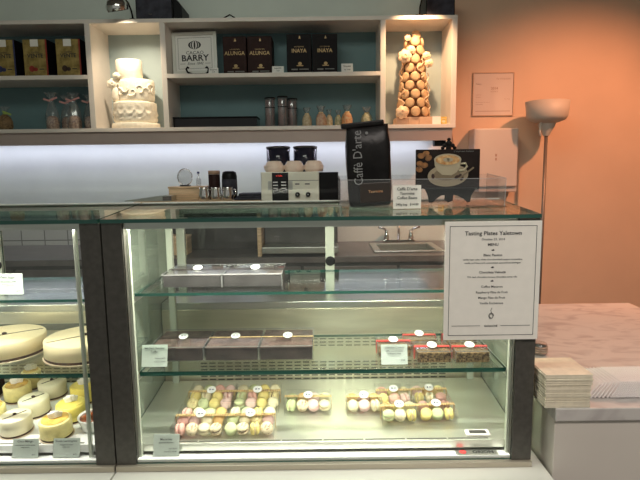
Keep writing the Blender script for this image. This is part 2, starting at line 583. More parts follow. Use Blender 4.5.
# brown and black chocolate cartons
for i, (x, y, word, wd, ht, m_, lab) in enumerate((
        (-0.551, 3.50, 'ALUNGA', 0.150, 0.246, 'brown_box', 'dark brown carton lettered in gold beside the framed sign, left of its twin'),
        (-0.389, 3.50, 'ALUNGA', 0.158, 0.246, 'brown_box', 'dark brown carton lettered in gold, right of its twin, beside a price card'),
        (-0.132, 3.45, 'INAYA', 0.157, 0.243, 'dark_box', 'near black carton lettered in gold, left one of the black pair'),
        (0.033, 3.45, 'INAYA', 0.160, 0.243, 'dark_box', 'near black carton lettered in gold, right one of the black pair'))):
    r = thing('chocolate_carton', (x, y, MZ + 0.0005), lab, 'box', 'chocolate cartons on the upper middle shelf')
    MB().box(-wd / 2, wd / 2, 0, 0.17, 0, ht, 0.002).build('carton', m_, r)
    MB().text(word, 0.034, 0, 0.13, -0.0012, sx=0.95, bold=0.0004).text('COUVERTURE', 0.010, 0, 0.162, -0.0012).build('lettering', 'gold_ink', r)
    MB().disc(0.005, 0.062, 0.012, 0.010, -0.002, 0, 12).box(-0.016, 0.026, -0.002, 0, 0.046, 0.052).build('emblem', 'gold_ink', r)
    MB().prism([(-0.002, 0.215), (0.012, 0.215), (0.005, 0.235)], -0.002, 0).build('crest', 'gold_ink', r)
    MB().box(-0.05, -0.01, -0.002, 0, 0.022, 0.030).box(0.0, 0.06, -0.002, 0, 0.024, 0.030).build('small_print', 'ink_grey', r)


def price_card(x, y, z, wd, ht, label, lines, group=None, tilt=12, m='card_paper', cat='price card', stand=True, rz=0.0):
    r = thing('price_card', (x, y, z + 0.0008), label, cat, group, rz)
    M = Matrix.Rotation(R(-tilt), 4, 'X')
    MB().box(-wd / 2, wd / 2, 0, 0.0012, 0.001, ht).tf(M).build('card', m, r)
    if stand:
        bx = ht * math.sin(R(tilt))
        MB().box(-wd / 2 - 0.001, wd / 2 + 0.001, -0.0016, -0.0008, 0, ht + 0.001).tf(M) \
            .box(-wd / 2 - 0.001, wd / 2 + 0.001, -0.002, 0.030, 0, 0.0014).build('acrylic_stand', 'acrylic', r)
    if lines:
        mb = MB()
        for (tx, sz, lx, lz, al) in lines:
            mb.text(tx, sz, lx, lz, -0.0028, al, m=M, bold=sz * 0.008)
        mb.build('lettering', 'ink', r)
    return r


price_card(-0.679, 3.43, MZ, 0.062, 0.040, 'small white price card between framed sign and brown cartons', [('Alunga 41%', 0.010, 0, 0.024, 'CENTER'), ('12.50', 0.009, 0, 0.010, 'CENTER')], 'small price cards on the wall shelf', m='white_paper', stand=False)
price_card(-0.268, 3.43, MZ, 0.074, 0.046, 'small white price card between brown cartons and black cartons', [('Inaya 65%', 0.011, 0, 0.028, 'CENTER'), ('12.50', 0.009, 0, 0.012, 'CENTER')], 'small price cards on the wall shelf', m='white_paper', stand=False)
price_card(0.174, 3.43, MZ, 0.074, 0.058, 'small white price card with reddish print, right of the black cartons', [('Chocolat', 0.013, 0, 0.036, 'CENTER'), ('1kg  14.00', 0.010, 0, 0.014, 'CENTER')], 'small price cards on the wall shelf', m='white_paper', stand=False)

# framed sign
r = thing('framed_sign', (-0.815, 3.52, MZ + 0.020), 'white framed sign reading CACAO BARRY on a small black stand', 'sign')
M = Matrix.Rotation(R(-6), 4, 'X') @ Matrix.Rotation(R(-1.5), 4, 'Y')
W2, H2 = 0.145, 0.272
MB().box(-W2, W2, 0, 0.018, 0, 0.020).box(-W2, W2, 0, 0.018, H2 - 0.020, H2).box(-W2, -W2 + 0.020, 0, 0.018, 0.02, H2 - 0.02).box(W2 - 0.020, W2, 0, 0.018, 0.02, H2 - 0.02).tf(M).build('frame', 'ledge_white', r)
MB().box(-W2 + 0.02, W2 - 0.02, 0.008, 0.014, 0.02, H2 - 0.02).tf(M).build('sign_board', 'white_paper', r)
mb = MB()
ins = 0.036
for a in ((-W2 + ins, W2 - ins, ins, ins + .0015), (-W2 + ins, W2 - ins, H2 - ins, H2 - ins + .0015), (-W2 + ins, -W2 + ins + .0015, ins, H2 - ins), (W2 - ins, W2 - ins + .0015, ins, H2 - ins)):
    mb.box(a[0], a[1], 0.0072, 0.008, a[2], a[3])
mb.text('CACAO', 0.030, 0.0, 0.130, 0.0070, m=None, sx=1.1)
mb.text('BARRY', 0.056, 0.0, 0.087, 0.0070, sx=1.05, bold=0.0012)
mb.text('Since 1842', 0.024, 0.0, 0.062, 0.0070, shear=0.3)
mb.box(-0.10, -0.065, 0.0072, 0.008, 0.068, 0.070).box(0.065, 0.10, 0.0072, 0.008, 0.068, 0.070)


def crescent(cx, cz, rx, rz, wd, sgn):
    pts = []
    for k in range(13):
        a = -PI / 2 + PI * k / 12
        pts.append((cx + sgn * rx * math.cos(a), cz + rz * math.sin(a)))
    for k in range(13):
        a = PI / 2 - PI * k / 12
        pts.append((cx + sgn * (rx - wd) * math.cos(a), cz + rz * math.sin(a) * 0.98))
    return pts


for rx, wd, rz in ((0.042, 0.013, 0.026), (0.024, 0.008, 0.029)):
    for sg in (-1, 1):
        pts = crescent(0, 0.190, rx, rz, wd, sg)
        # drop duplicate end points
        pts = [p for k, p in enumerate(pts) if k not in (13, 25)]
        mb.prism(pts, 0.0072, 0.008)
mb.disc(0, 0.190, 0.006, 0.027, 0.0072, 0.008)
mb.tf(M).build('lettering', 'ink', r)
r = thing('sign_stand', (-0.79, 3.47, MZ + 0.0005), 'small black stand with curled arms holding the framed sign', 'stand')
MB().box(-0.070, 0.062, 0.02, 0.12, 0, 0.018, 0.003).build('base', 'black', r)
for s_ in (-1, 1):
    MB().tube([(s_ * 0.045, 0.04, 0.017), (s_ * 0.066, 0.01, 0.022), (s_ * 0.072, 0.0, 0.040), (s_ * 0.062, -0.004, 0.052), (s_ * 0.054, 0.0, 0.046)], 0.006).build('curled_arm', 'black', r)

# long black tray
r = thing('black_tray', (-0.70, 3.47, FZ + 0.0005), 'long flat black lacquer tray box on lower middle shelf', 'tray')
MB().box(-0.262, 0.285, 0, 0.17, 0, 0.062, 0.003).build('body', 'black_gloss', r)
MB().box(-0.265, 0.288, -0.003, 0.173, 0.0625, 0.070, 0.002).build('lid', 'black', r)

# striped candy tubes
for i, (x, y, h, lab) in enumerate(((-0.330, 3.49, 0.185, 'clear tube of pinkish striped sweets, left in the group of three'),
                                    (-0.247, 3.49, 0.192, 'clear tube of pinkish striped sweets, tallest in front of the group of three'),
                                    (-0.188, 3.55, 0.185, 'clear tube of pinkish striped sweets, standing behind the other two'))):
    r = thing('candy_tube', (x, y, FZ + 0.0005), lab, 'candy tube', 'striped candy tubes on the lower middle shelf')
    MB().lathe([(0.030, 0.004), (0.030, h * 0.93)], 24).build('sweets', 'tube_pink', r)
    MB().lathe([(0.0335, 0), (0.0335, h), (0.030, h + 0.004)], 24).build('tube_wall', 'cellophane', r)
    MB().lathe([(0.035, h * 0.66), (0.035, h * 0.68)], 24).build('band', 'black', r)
    MB().lathe([(0.035, h - 0.004), (0.035, h + 0.004)], 24).build('cap', 'black', r)

# candy pouches
for i, (x, h, m_, wd, lab) in enumerate((
        (-0.089, 0.122, 'candy_cream', 0.031, 'small clear pouch of tan sweets, first right of the striped tubes'),
        (0.003, 0.132, 'candy_rose', 0.034, 'small clear pouch of brown and cream sweets, second from the striped tubes'),
        (0.058, 0.112, 'candy_cream', 0.022, 'small clear pouch of pale sweets, third from the striped tubes'),
        (0.118, 0.108, 'candy_green', 0.023, 'small clear pouch of greenish sweets, just left of the orange pouch'),
        (0.176, 0.136, 'candy_orange', 0.035, 'small clear pouch of orange sweets, brightest and tallest of the pouches'),
        (0.304, 0.122, 'candy_green', 0.036, 'small clear pouch of pale green sweets standing alone near the divider'))):
    r = thing('candy_pouch', (x, 3.49 + (0.03 if i in (2, 3) else 0), FZ + 0.0005), lab, 'candy pouch', 'candy pouches on the lower middle shelf')
    ph = i * 1.3
    MB().lathe([(wd * 0.85, 0), (wd, h * 0.1), (wd * 1.02, h * 0.35), (wd * 0.8, h * 0.55), (wd * 0.45, h * 0.66)], 20,
               mod=lambda a, k, r_, z: r_ * (1 + 0.07 * math.sin(5 * a + ph))).build('sweets', m_, r)
    MB().lathe([(wd * 0.30, h * 0.64), (wd * 0.40, h * 0.75), (wd * 0.78, h)], 20,
               mod=lambda a, k, r_, z: r_ * (1 + 0.22 * math.sin(7 * a + ph)), cap=False).build('gathered_top', 'cellophane', r)
    MB().lathe([(wd * 0.42, h * 0.64), (wd * 0.46, h * 0.67), (wd * 0.42, h * 0.70)], 14).build('tie', 'ribbon_gold', r)

# cellophane treat bags (left)
for i, (x, y, h, lab) in enumerate(((-1.748, 3.47, 0.235, 'cellophane treat bag with a pale pink ribbon, leftmost in the group of four'),
                                    (-1.680, 3.54, 0.225, 'cellophane treat bag, second from left, set slightly behind its neighbours'),
                                    (-1.604, 3.47, 0.232, 'cellophane treat bag with pink bow, third from left in the group'),
                                    (-1.523, 3.52, 0.225, 'cellophane treat bag with pink bow, touching the lit cake cube'))):
    r = thing('treat_bag', (x, y, FZ + 0.0005), lab, 'treat bag', 'cellophane treat bags on the lower left shelf')
    ph = i * 2.1
    MB().lathe([(0.027, 0.001), (0.036, 0.01), (0.037, 0.05), (0.030, 0.078), (0.012, 0.088)], 20,
               mod=lambda a, k, r_, z: r_ * (1 + 0.10 * math.sin(6 * a + ph + k))).build('nuts', 'treat_mix', r)
    MB().lathe([(0.030, 0), (0.041, 0.01), (0.042, 0.07), (0.034, 0.12), (0.022, 0.155), (0.009, h * 0.80), (0.016, h * 0.87), (0.034, h)], 24,
               mod=lambda a, k, r_, z: r_ * (1 + (0.05 + 0.03 * k) * math.sin(6 * a + ph + 0.4 * k)), cap=False).build('cellophane_wrap', 'cellophane', r)
    mb = MB()
    zt = h * 0.80
    mb.lathe([(0.010, zt - 0.005), (0.013, zt), (0.010, zt + 0.005)], 12)
    for s_ in (-1, 1):
        mb.mbox(Matrix.Translation((s_ * 0.024, -0.012, zt + 0.004 * s_ + 0.004)) @ Matrix.Rotation(R(-18 * s_), 4, 'Y'), 0.044, 0.003, 0.011, 0.001)
    mb.build('ribbon', 'ribbon_pink', r)
r = thing('treat_bag', (-2.075, 3.50, FZ + 0.0005), 'dark treat bag with green ribbon on lower left shelf at the photo edge', 'treat bag')
MB().lathe([(0.03, 0), (0.045, 0.02), (0.045, 0.06), (0.032, 0.088), (0.010, 0.105)], 20, mod=lambda a, k, r_, z: r_ * (1 + 0.08 * math.sin(6 * a + k))).build('contents', 'nut_mix', r)
MB().mbox(Matrix.Translation((0.02, -0.01, 0.112)) @ Matrix.Rotation(R(22), 4, 'Y'), 0.06, 0.004, 0.012, 0.001).lathe([(0.009, 0.100), (0.012, 0.107), (0.009, 0.114)], 12).build('ribbon', 'ribbon_green', r)
MB().lathe([(0.009, 0.108), (0.014, 0.13), (0.03, 0.155)], 16, mod=lambda a, k, r_, z: r_ * (1 + 0.2 * math.sin(5 * a)), cap=False).build('gathered_top', 'cellophane', r)

# tiered white cake
CX, CY = -1.232, 3.55
r = thing('tiered_cake', (CX, CY, FZ + 0.0005), 'white sculpted tiered cake glowing in the left lit cube', 'cake')
MB().lathe([(0.126, 0), (0.128, 0.002), (0.128, 0.034), (0.124, 0.038)], 72, mod=lambda a, k, r_, z: r_ * (1 + 0.018 * (math.sin(28 * a) > 0))).build('base_board', 'cake_white', r)
mb = MB()
prof = [(0.104, 0.038), (0.112, 0.042)]
for k in range(1, 16):
    z = 0.042 + k * 0.0085
    prof.append((0.114 + 0.001 * math.sin(k * 1.25), z))
prof += [(0.104, 0.176), (0.06, 0.178)]
mb.lathe(prof, 96, mod=lambda a, k, r_, z: r_ * (1 + 0.075 * max(0.0, 1 - abs(z - 0.125 + 0.035 * abs(math.sin(7 * a))) / 0.012) + 0.06 * max(0.0, 1 - abs(z - 0.090 + 0.028 * abs(math.sin(7 * a))) / 0.012)
                                                    + 0.030 * abs(math.sin(9 * a)) * math.exp(-((z - 0.155) / 0.018) ** 2)))
mb.build('lower_tier', 'cake_white', r)
mb = MB()
mb.lathe([(0.094, 0.178), (0.098, 0.19), (0.098, 0.30), (0.090, 0.318), (0.05, 0.320)], 64,
         m=Matrix.Translation((0.012, 0, 0)), mod=lambda a, k, r_, z: r_ * (1 + 0.02 * math.sin(3 * a + 20 * z)))
mb.build('middle_tier', 'cake_white', r)
mb = MB()
for k in range(9):      # rolled swirls on the middle tier
    a0 = -2.9 + k * 0.34
    pts = []
    for j in range(16):
        q = j / 15 * 4.2
        rr = 0.030 * (1 - j / 19)
        aa = a0 + rr * math.cos(q + k) / 0.1
        pts.append((0.012 + 0.100 * math.cos(aa), 0.100 * math.sin(aa), 0.245 + rr * math.sin(q + k) * 1.1 + 0.02 * ((k % 2) - 0.5)))
    mb.tube(pts, [0.007 - 0.0003 * j for j in range(16)], 8)
mb.build('swirl_trim', 'cake_white', r)
MB().lathe([(0.066, 0.318), (0.071, 0.323), (0.070, 0.440), (0.066, 0.447), (0.03, 0.448)], 64, m=Matrix.Translation((-0.022, 0, 0)),
           mod=lambda a, k, r_, z: r_ * (1 + 0.012 * math.sin(9 * a + 30 * z))).build('upper_tier', 'cake_white', r)


def flower(mb, c, R0, m=None, petals=7, layers=3):
    m = m or Matrix()
    for l in range(layers):
        rr = R0 * (1 - 0.27 * l)
        for k in range(petals - l):
            a = 2 * PI * k / (petals - l) + l * 0.5
            cx, cz = math.cos(a) * rr * 0.58, math.sin(a) * rr * 0.58
            M_ = m @ Matrix.Translation(c) @ Matrix.Translation((cx, -l * rr * 0.22, cz)) @ Matrix.Rotation(-a, 4, 'Y') @ Matrix.Rotation(R(24 + 14 * l), 4, 'Z')
            q = bmesh.ops.create_icosphere(mb.bm, subdivisions=2, radius=1)
            for v in q['verts']:
                v.co = M_ @ Vector((v.co.x * rr * 0.46, v.co.y * rr * 0.10, v.co.z * rr * 0.40))
                for f in v.link_faces:
                    f.smooth = True
    mb.ball(tuple(m @ Vector(c) + Vector((0, -0.12 * R0, 0))), R0 * 0.16)


mb = MB()
flower(mb, (-0.100, -0.055, 0.290), 0.036)
flower(mb, (-0.072, -0.075, 0.340), 0.022)
mb.build('sugar_flower', 'cake_white', r)
mb = MB()
mb.lathe([(0.022, 0.178), (0.030, 0.20), (0.026, 0.25), (0.012, 0.29)], 24, m=Matrix.Translation((-0.085, -0.035, 0)))
mb.build('side_drape', 'cake_white', r)
r.scale = (1.2, 1.0, 1.0)

# macaron tower
TX, TY = 0.618, 3.555
r = thing('macaron_tower', (TX, TY, FZ + 0.0005), 'tall cone of golden macarons with sugar flowers in the right lit cube', 'cake')
MB().box(-0.120, -0.046, -0.100, 0.09, 0, 0.052, 0.003).box(-0.045, 0.022, -0.100, 0.09, 0, 0.052, 0.003).box(0.023, 0.112, -0.100, 0.09, 0, 0.052, 0.003).build('base', 'tower_base', r)
ZB, ZE = 0.053, 0.555
cone = lambda z: 0.094 + (0.040 - 0.094) * (z - ZB) / (ZE - ZB)
MB().lathe([(cone(ZB), ZB), (cone(ZE), ZE), (0.005, ZE + 0.02)], 32).build('cone', 'tower_cone', r)
mac0 = None
zr = ZB + 0.034
row = 0
while zr < ZE + 0.01:
    rc = cone(zr) + 0.004
    n = max(4, int(2 * PI * (rc + 0.008) / 0.070))
    for k in range(n):
        a = 2 * PI * k / n + row * PI / n - PI / 2
        if mac0 is None:
            o = MB().lathe([(0.018, 0), (0.029, 0.002), (0.032, 0.009), (0.030, 0.015), (0.020, 0.019), (0.006, 0.020)], 20).build('golden_macaron', 'tower_shell', r)
            mac0 = o
        else:
            o = mac0.copy()
            COL.objects.link(o)
            o.parent = r
        d = Vector((math.cos(a), math.sin(a), 0.12)).normalized()
        o.location = (rc * math.cos(a) - 0.002 * d.x, rc * math.sin(a) - 0.002 * d.y, zr)
        o.rotation_euler = d.to_track_quat('Z', 'Y').to_euler()
    zr += 0.056
    row += 1
o = mac0.copy()
COL.objects.link(o)
o.parent = r
o.location = (0.012, -0.01, ZE + 0.025)
o.rotation_euler = (R(70), 0, R(10))
for c, q in (((-0.070, -0.095, 0.435), 0.046), ((-0.030, -0.085, 0.475), 0.030), ((0.088, -0.070, 0.395), 0.030), ((0.072, -0.075, 0.440), 0.028), ((-0.090, -0.125, 0.080), 0.044), ((-0.045, -0.04, 0.56), 0.022)):
    mb = MB()
    flower(mb, c, q)
    mb.build('sugar_flower', 'tower_flower', r)
for k in range(5):      # curling vines
    pts = []
    a0 = -PI / 2 + (-0.9, 0.75, 0.35, -1.2, 1.1)[k]
    zb = (0.12, 0.10, 0.30, 0.28, 0.22)[k]
    for j in range(14):
        z = zb + j * 0.009
        rr = cone(z) + 0.033
        pts.append((rr * math.cos(a0 + 0.25 * math.sin(j * 0.7)), rr * math.sin(a0 + 0.25 * math.sin(j * 0.7)), z))
    MB().tube(pts, 0.0032, 6).build('vine', 'tower_flower', r)
r = thing('price_card', (0.755, 3.45, FZ + 0.0005), 'blank white card standing beside the macaron tower', 'price card')
MB().box(-0.028, 0.027, 0, 0.006, 0, 0.052, 0.0005).build('card', 'white_paper', r)
r = thing('gold_card', (0.805, 3.47, FZ + 0.0005), 'small pale gold card at the right end of the tower cube', 'price card')
MB().box(-0.021, 0.020, 0, 0.006, 0, 0.052, 0.0005).build('card', 'glaze', r)
MB().disc(0, 0.022, 0.012, 0.008, -0.0008, 0.0005, 14).box(-0.012, 0.012, -0.0008, 0.0005, 0.038, 0.041).build('print', 'cream', r)


# clip lamps on the shelf top
def clip_lamp(x, label):
    r = thing('spot_lamp', (x, 3.43, TZ + 0.0005), label, 'lamp')
    MB().lathe([(0.022, 0), (0.022, 0.006), (0.008, 0.010)], 24, m=Matrix.Translation((0.062, 0.0, 0))).build('base', 'black', r)
    MB().tube([(0.062, 0.0, 0.008), (0.058, -0.01, 0.05), (0.052, -0.04, 0.09), (0.044, -0.08, 0.105), (0.034, -0.11, 0.095)], 0.0055).build('arm', 'black_gloss', r)
    M_ = Matrix.Translation((0.020, -0.14, 0.030)) @ Matrix.Rotation(R(-8), 4, 'Y') @ Matrix.Rotation(R(18), 4, 'X') @ Matrix.Scale(1.22, 4)
    MB().lathe([(0.050, -0.012), (0.054, 0.0), (0.052, 0.018), (0.042, 0.036), (0.024, 0.050), (0.004, 0.055)], 32, m=M_, cap=False).build('lamp_head', 'chrome', r)
    MB().lathe([(0.046, 0.0), (0.047, 0.004)], 24, m=M_).build('inner_reflector', 'black', r)
    return r


clip_lamp(-1.235, 'chrome domed spot lamp leaning over the cake cube on shelf top')
r = thing('spot_lamp', (0.630, 3.42, TZ + 0.0005), 'small dark stemmed spot lamp above the macaron tower cube', 'lamp')
MB().lathe([(0.026, 0), (0.026, 0.005), (0.008, 0.008)], 20).build('base', 'black', r)
MB().tube([(0, 0, 0.006), (0, -0.01, 0.05), (0.004, -0.05, 0.085), (0.010, -0.10, 0.10)], 0.005).build('arm', 'black', r)
MB().lathe([(0.042, 0), (0.045, 0.02), (0.036, 0.044), (0.016, 0.056), (0.004, 0.058)], 28, m=Matrix.Translation((0.015, -0.12, 0.075)), cap=False).build('lamp_head', 'chrome', r)

# speakers on the shelf top
r = thing('speaker', (-1.03, 3.465, TZ + 0.0005), 'large black box speaker lying on shelf top beside chrome lamp', 'speaker')
MB().box(-0.135, 0.10, 0, 0.2, 0, 0.17, 0.004).prism([(0.101, 0.0), (0.155, 0.0), (0.155, 0.095), (0.101, 0.165)], 0.02, 0.2).build('cabinet', 'black', r)
MB().box(-0.128, 0.093, -0.004, 0.0, 0.006, 0.164, 0.001).build('grille', 'cloth_dark', r)
MB().box(-0.050, -0.030, -0.006, -0.003, 0.040, 0.046).build('badge', 'chrome', r)
r = thing('speaker', (0.765, 3.44, TZ + 0.0005), 'smaller black box speaker at the right end of shelf top', 'speaker')
MB().box(-0.09, 0.092, 0, 0.2, 0, 0.15, 0.004).build('cabinet', 'black', r)
MB().box(-0.084, 0.086, -0.004, 0.0, 0.006, 0.144, 0.001).build('grille', 'cloth_dark', r)
r = thing('wire_easel', (-0.565, 3.42, TZ + 0.0005), 'small black wire easel leg poking above the shelf top', 'easel')
MB().tube([(-0.035, 0, 0.002), (0.0, 0.02, 0.028), (0.035, 0, 0.004)], 0.004, 6).build('wire', 'black', r)

# ------------------------------------------------------------------ back counter with sink
CZ = 0.955
r = thing('back_counter', (0, 3.02, 0), 'dark kitchen back counter seen through the display cases', 'counter')
SX0, SX1, SY0, SY1 = 0.335, 0.735, 0.14, 0.50   # sink hole, local y
mb = MB()
mb.box(-3.0, SX0, 0, 0.665, CZ - 0.035, CZ, 0.001).box(SX1, 1.05, 0, 0.665, CZ - 0.035, CZ, 0.001)
mb.box(SX0, SX1, 0, SY0, CZ - 0.035, CZ).box(SX0, SX1, SY1, 0.665, CZ - 0.035, CZ)
mb.build('worktop', 'counter_grey', r)
mb = MB().box(-3.0, 1.05, 0.03, 0.05, 0.0, CZ - 0.036).box(-3.0, -2.98, 0.05, 0.66, 0, CZ - 0.036).box(1.03, 1.05, 0.05, 0.66, 0, CZ - 0.036)
mb.build('carcass', 'counter_dark', r)
for k in range(7):
    x = -2.96 + k * 0.57
    d = MB().box(x, x + 0.55, 0.008, 0.029, 0.10, CZ - 0.06, 0.003).build('door', 'counter_grey', r)
    MB().tube([(x + 0.48, -0.012, 0.70), (x + 0.48, -0.012, 0.82)], 0.005, 8).build('handle', 'chrome', d)
s_ = thing('sink', (0.535, 3.34, CZ + 0.0005), 'stainless steel sink with raised rim in the back counter', 'sink')
mb = MB()
rim = [(-0.215, 0.215, -0.200, -0.168), (-0.215, 0.215, 0.140, 0.178), (-0.215, -0.172, -0.168, 0.140), (0.172, 0.215, -0.168, 0.140)]
for a in rim:
    mb.box(a[0], a[1], a[2], a[3], 0, 0.010, 0.003)
mb.build('rim', 'steel', s_)
MB().box(-0.172, 0.172, -0.168, 0.14, -0.16, -0.155).box(-0.174, -0.170, -0.168, 0.14, -0.155, 0.002).box(0.170, 0.174, -0.168, 0.14, -0.155, 0.002).box(-0.17, 0.17, -0.17, -0.166, -0.155, 0.002).box(-0.17, 0.17, 0.138, 0.142, -0.155, 0.002).build('basin', 'steel', s_)
f_ = thing('faucet', (0.535, 3.60, CZ + 0.0005), 'chrome two handle faucet behind the sink', 'faucet')
MB().box(-0.11, 0.11, -0.022, 0.022, 0, 0.022, 0.008).build('base', 'chrome', f_)
MB().tube([(0, 0, 0.02), (0, 0, 0.13), (0, -0.02, 0.165), (0, -0.07, 0.18), (0, -0.12, 0.165), (0, -0.135, 0.14)], 0.010, 12).build('spout', 'chrome', f_)
for s in (-1, 1):
    MB().lathe([(0.020, 0.02), (0.018, 0.05), (0.012, 0.07), (0.014, 0.085)], 16, m=Matrix.Translation((s * 0.085, 0, 0))) \
        .tube([(s * 0.085, 0, 0.08), (s * 0.10, -0.01, 0.098), (s * 0.145, -0.02, 0.112)], 0.008, 10).build('handle', 'chrome', f_)

# wooden hutch standing on the back counter
HZ = 1.290
r = thing('wooden_riser', (-0.70, 2.86, CZ + 0.0005 - 0.0), 'pale wooden riser shelf on the back counter holding pitchers', 'shelf')
r.location.y = 3.05
MB().box(-0.40, 0.342, 0, 0.36, HZ - CZ - 0.03, HZ - CZ, 0.002).build('top_board', 'wood', r)
MB().box(-0.40, -0.375, 0.005, 0.30, 0, HZ - CZ - 0.031, 0.002).build('side_panel', 'wood', r)
MB().box(0.317, 0.342, 0.005, 0.30, 0, HZ - CZ - 0.031, 0.002).build('side_panel', 'wood', r)
MB().box(-0.375, 0.317, 0.33, 0.345, 0.001, HZ - CZ - 0.031).build('back_board', 'counter_dark', r)
HY = 3.06
r = thing('cardboard_box', (-0.90, 3.14, CZ + 0.001), 'small beige box standing under the wooden riser behind the case', 'box')
MB().box(-0.06, 0.075, 0, 0.12, 0, 0.105, 0.002).build('body', 'wood', r)
MB().box(-0.062, 0.077, -0.002, 0.122, 0.1055, 0.117, 0.002).build('lid', 'tower_flower', r)
HT = HZ + 0.001
r = thing('wooden_crate', (-0.825, HY + 0.12, HT), 'pale wooden crate box under the round chrome sieve', 'crate')
MB().box(-0.105, 0.105, 0, 0.16, 0, 0.068, 0.002).build('body', 'wood', r)
MB().box(-0.109, 0.109, -0.003, 0.163, 0.069, 0.082, 0.002).build('lid', 'wood', r)
# ring mirror-like sieve
r = thing('wire_sieve', (-0.845, HY + 0.19, HT + 0.083), 'round chrome sieve ring standing on the wooden crate', 'sieve')
pts = [(0.045 * math.cos(a), 0, 0.055 + 0.050 * math.sin(a)) for a in [2 * PI * k / 28 for k in range(29)]]
MB().tube(pts, 0.0035, 8).build('ring', 'chrome', r)
MB().disc(0, 0.055, 0.042, 0.046, 0.0, 0.001).build('mesh_disc', 'cellophane', r)
MB().box(-0.03, 0.03, -0.02, 0.02, 0, 0.006, 0.002).build('foot', 'black', r)
r = thing('spray_bottle', (-0.762, HY + 0.19, HT + 0.083), 'small bluish clear bottle beside the sieve on the crate', 'bottle')
MB().lathe([(0.014, 0), (0.016, 0.01), (0.016, 0.04), (0.007, 0.055), (0.006, 0.075)], 20).build('body', 'cellophane', r)
MB().lathe([(0.008, 0.0755), (0.008, 0.088)], 14).build('cap', 'blue_ink', r)
r = thing('tea_tin', (-0.66, HY + 0.17, HT), 'dark brown tin with pale lid behind the milk pitchers', 'tin')
MB().lathe([(0.034, 0), (0.035, 0.004), (0.035, 0.150), (0.033, 0.152)], 28).build('body', 'brown_box', r)
MB().lathe([(0.036, 0.1525), (0.036, 0.172), (0.033, 0.176)], 28).build('lid', 'tower_base', r)
r = thing('black_canister', (-0.566, HY + 0.17, HT), 'rounded black canister standing behind the rightmost milk pitcher', 'canister')
MB().lathe([(0.040, 0), (0.045, 0.01), (0.046, 0.14), (0.040, 0.165), (0.024, 0.172)], 28).build('body', 'black', r)
MB().lathe([(0.0462, 0.03), (0.0466, 0.032), (0.0466, 0.12), (0.0462, 0.122)], 28).build('label_band', 'cloth_dark', r)
proto = None
for i, (x, lab) in enumerate(((-0.695, 'small steel milk pitcher nearest the wooden crate'), (-0.625, 'small steel milk pitcher in the middle of the three'), (-0.555, 'small steel milk pitcher on the right with its handle showing'))):
    if proto is None:
        proto = thing('milk_pitcher', (x, HY + 0.035, HT), lab, 'pitcher', 'steel milk pitchers on the wooden riser')
        MB().lathe([(0.028, 0), (0.032, 0.004), (0.033, 0.03), (0.029, 0.055), (0.027, 0.068), (0.030, 0.078)], 28).build('body', 'chrome', proto)
        MB().tube([(0.026, 0, 0.066), (0.046, 0, 0.062), (0.049, 0, 0.038), (0.031, 0, 0.020)], 0.0035, 8).build('handle', 'chrome', proto)
    else:
        p = copy_tree(proto)
        p.location.x = x
        p['label'] = lab
r = thing('metal_tray', (-1.02, HY + 0.01, HT), 'flat grey metal tray tilted up at left end of riser', 'tray')
MB().prism([(-0.14, 0.0), (0.135, 0.0), (0.135, 0.030), (0.10, 0.035), (-0.14, 0.006)], 0.0, 0.10).build('body', 'steel', r)
MB().box(0.085, 0.137, -0.003, -0.0005, 0.004, 0.028).build('front_plate', 'counter_grey', r)
r = thing('folded_cloth', (-0.43, HY + 0.01, HT), 'folded dark grey cloth lying beside the espresso machine', 'cloth')
mb = MB()
for k in range(3):
    x0 = -0.085 + 0.012 * k
    mb.box(x0, 0.085 - 0.004 * k, 0.01 * k, 0.17, 0.001 + k * 0.013, 0.001 + k * 0.013 + 0.012, 0.004)
mb.build('folds', 'cloth_dark', r)

# espresso machine
EX0, EX1 = -0.338, -0.015
EY = 3.00
r = thing('espresso_machine', (-0.018, 3.06, CZ + 0.001), 'cream espresso machine with black keypad panel behind the case', 'espresso machine')
h = 1.452 - CZ
MB().box(-0.335, 0.005, 0, 0.38, 0.25, h, 0.004).build('front_housing', 'machine_white', r)
MB().box(-0.335, 0.115, 0.12, 0.40, 0.02, 0.249, 0.004).build('lower_body', 'counter_dark', r)
MB().box(-0.335, 0.115, -0.05, 0.119, 0.02, 0.06, 0.004).build('drip_tray', 'steel', r)
MB().box(0.006, 0.118, 0.01, 0.38, 0.25, h - 0.004, 0.004).build('side_housing', 'black', r)
for x in (-0.30, 0.08):
    MB().lathe([(0.02, 0), (0.016, 0.02)], 16, m=Matrix.Translation((x, 0.2, 0))).build('foot', 'black', r)
p = MB().box(-0.270, -0.175, -0.004, 0.001, h - 0.20, h - 0.004, 0.001).build('keypad_panel', 'black_gloss', r)
mb = MB()
for i in range(2):
    for j in range(3):
        mb.box(-0.264 + i * 0.048, -0.236 + i * 0.048, -0.0058, -0.0042, h - 0.062 - j * 0.018, h - 0.056 - j * 0.018)
mb.build('button_row', 'sticker', p)
MB().text('2 CUPS', 0.011, -0.228, h - 0.026, -0.0058).build('red_display', 'display_red', p)
for x0, x1 in ((-0.294, -0.272), (-0.173, -0.150)):
    MB().box(x0, x1, -0.004, 0.001, h - 0.105, h - 0.052, 0.001).build('grey_key', 'steel', r)
MB().box(-0.184, 0.004, -0.001, 0.001, h - 0.052, h - 0.049).build('seam', 'ink_grey', r)
MB().box(-0.135, -0.110, -0.002, 0.001, h - 0.075, h - 0.067).box(-0.078, -0.050, -0.002, 0.001, h - 0.075, h - 0.067).build('button', 'ink_grey', r)
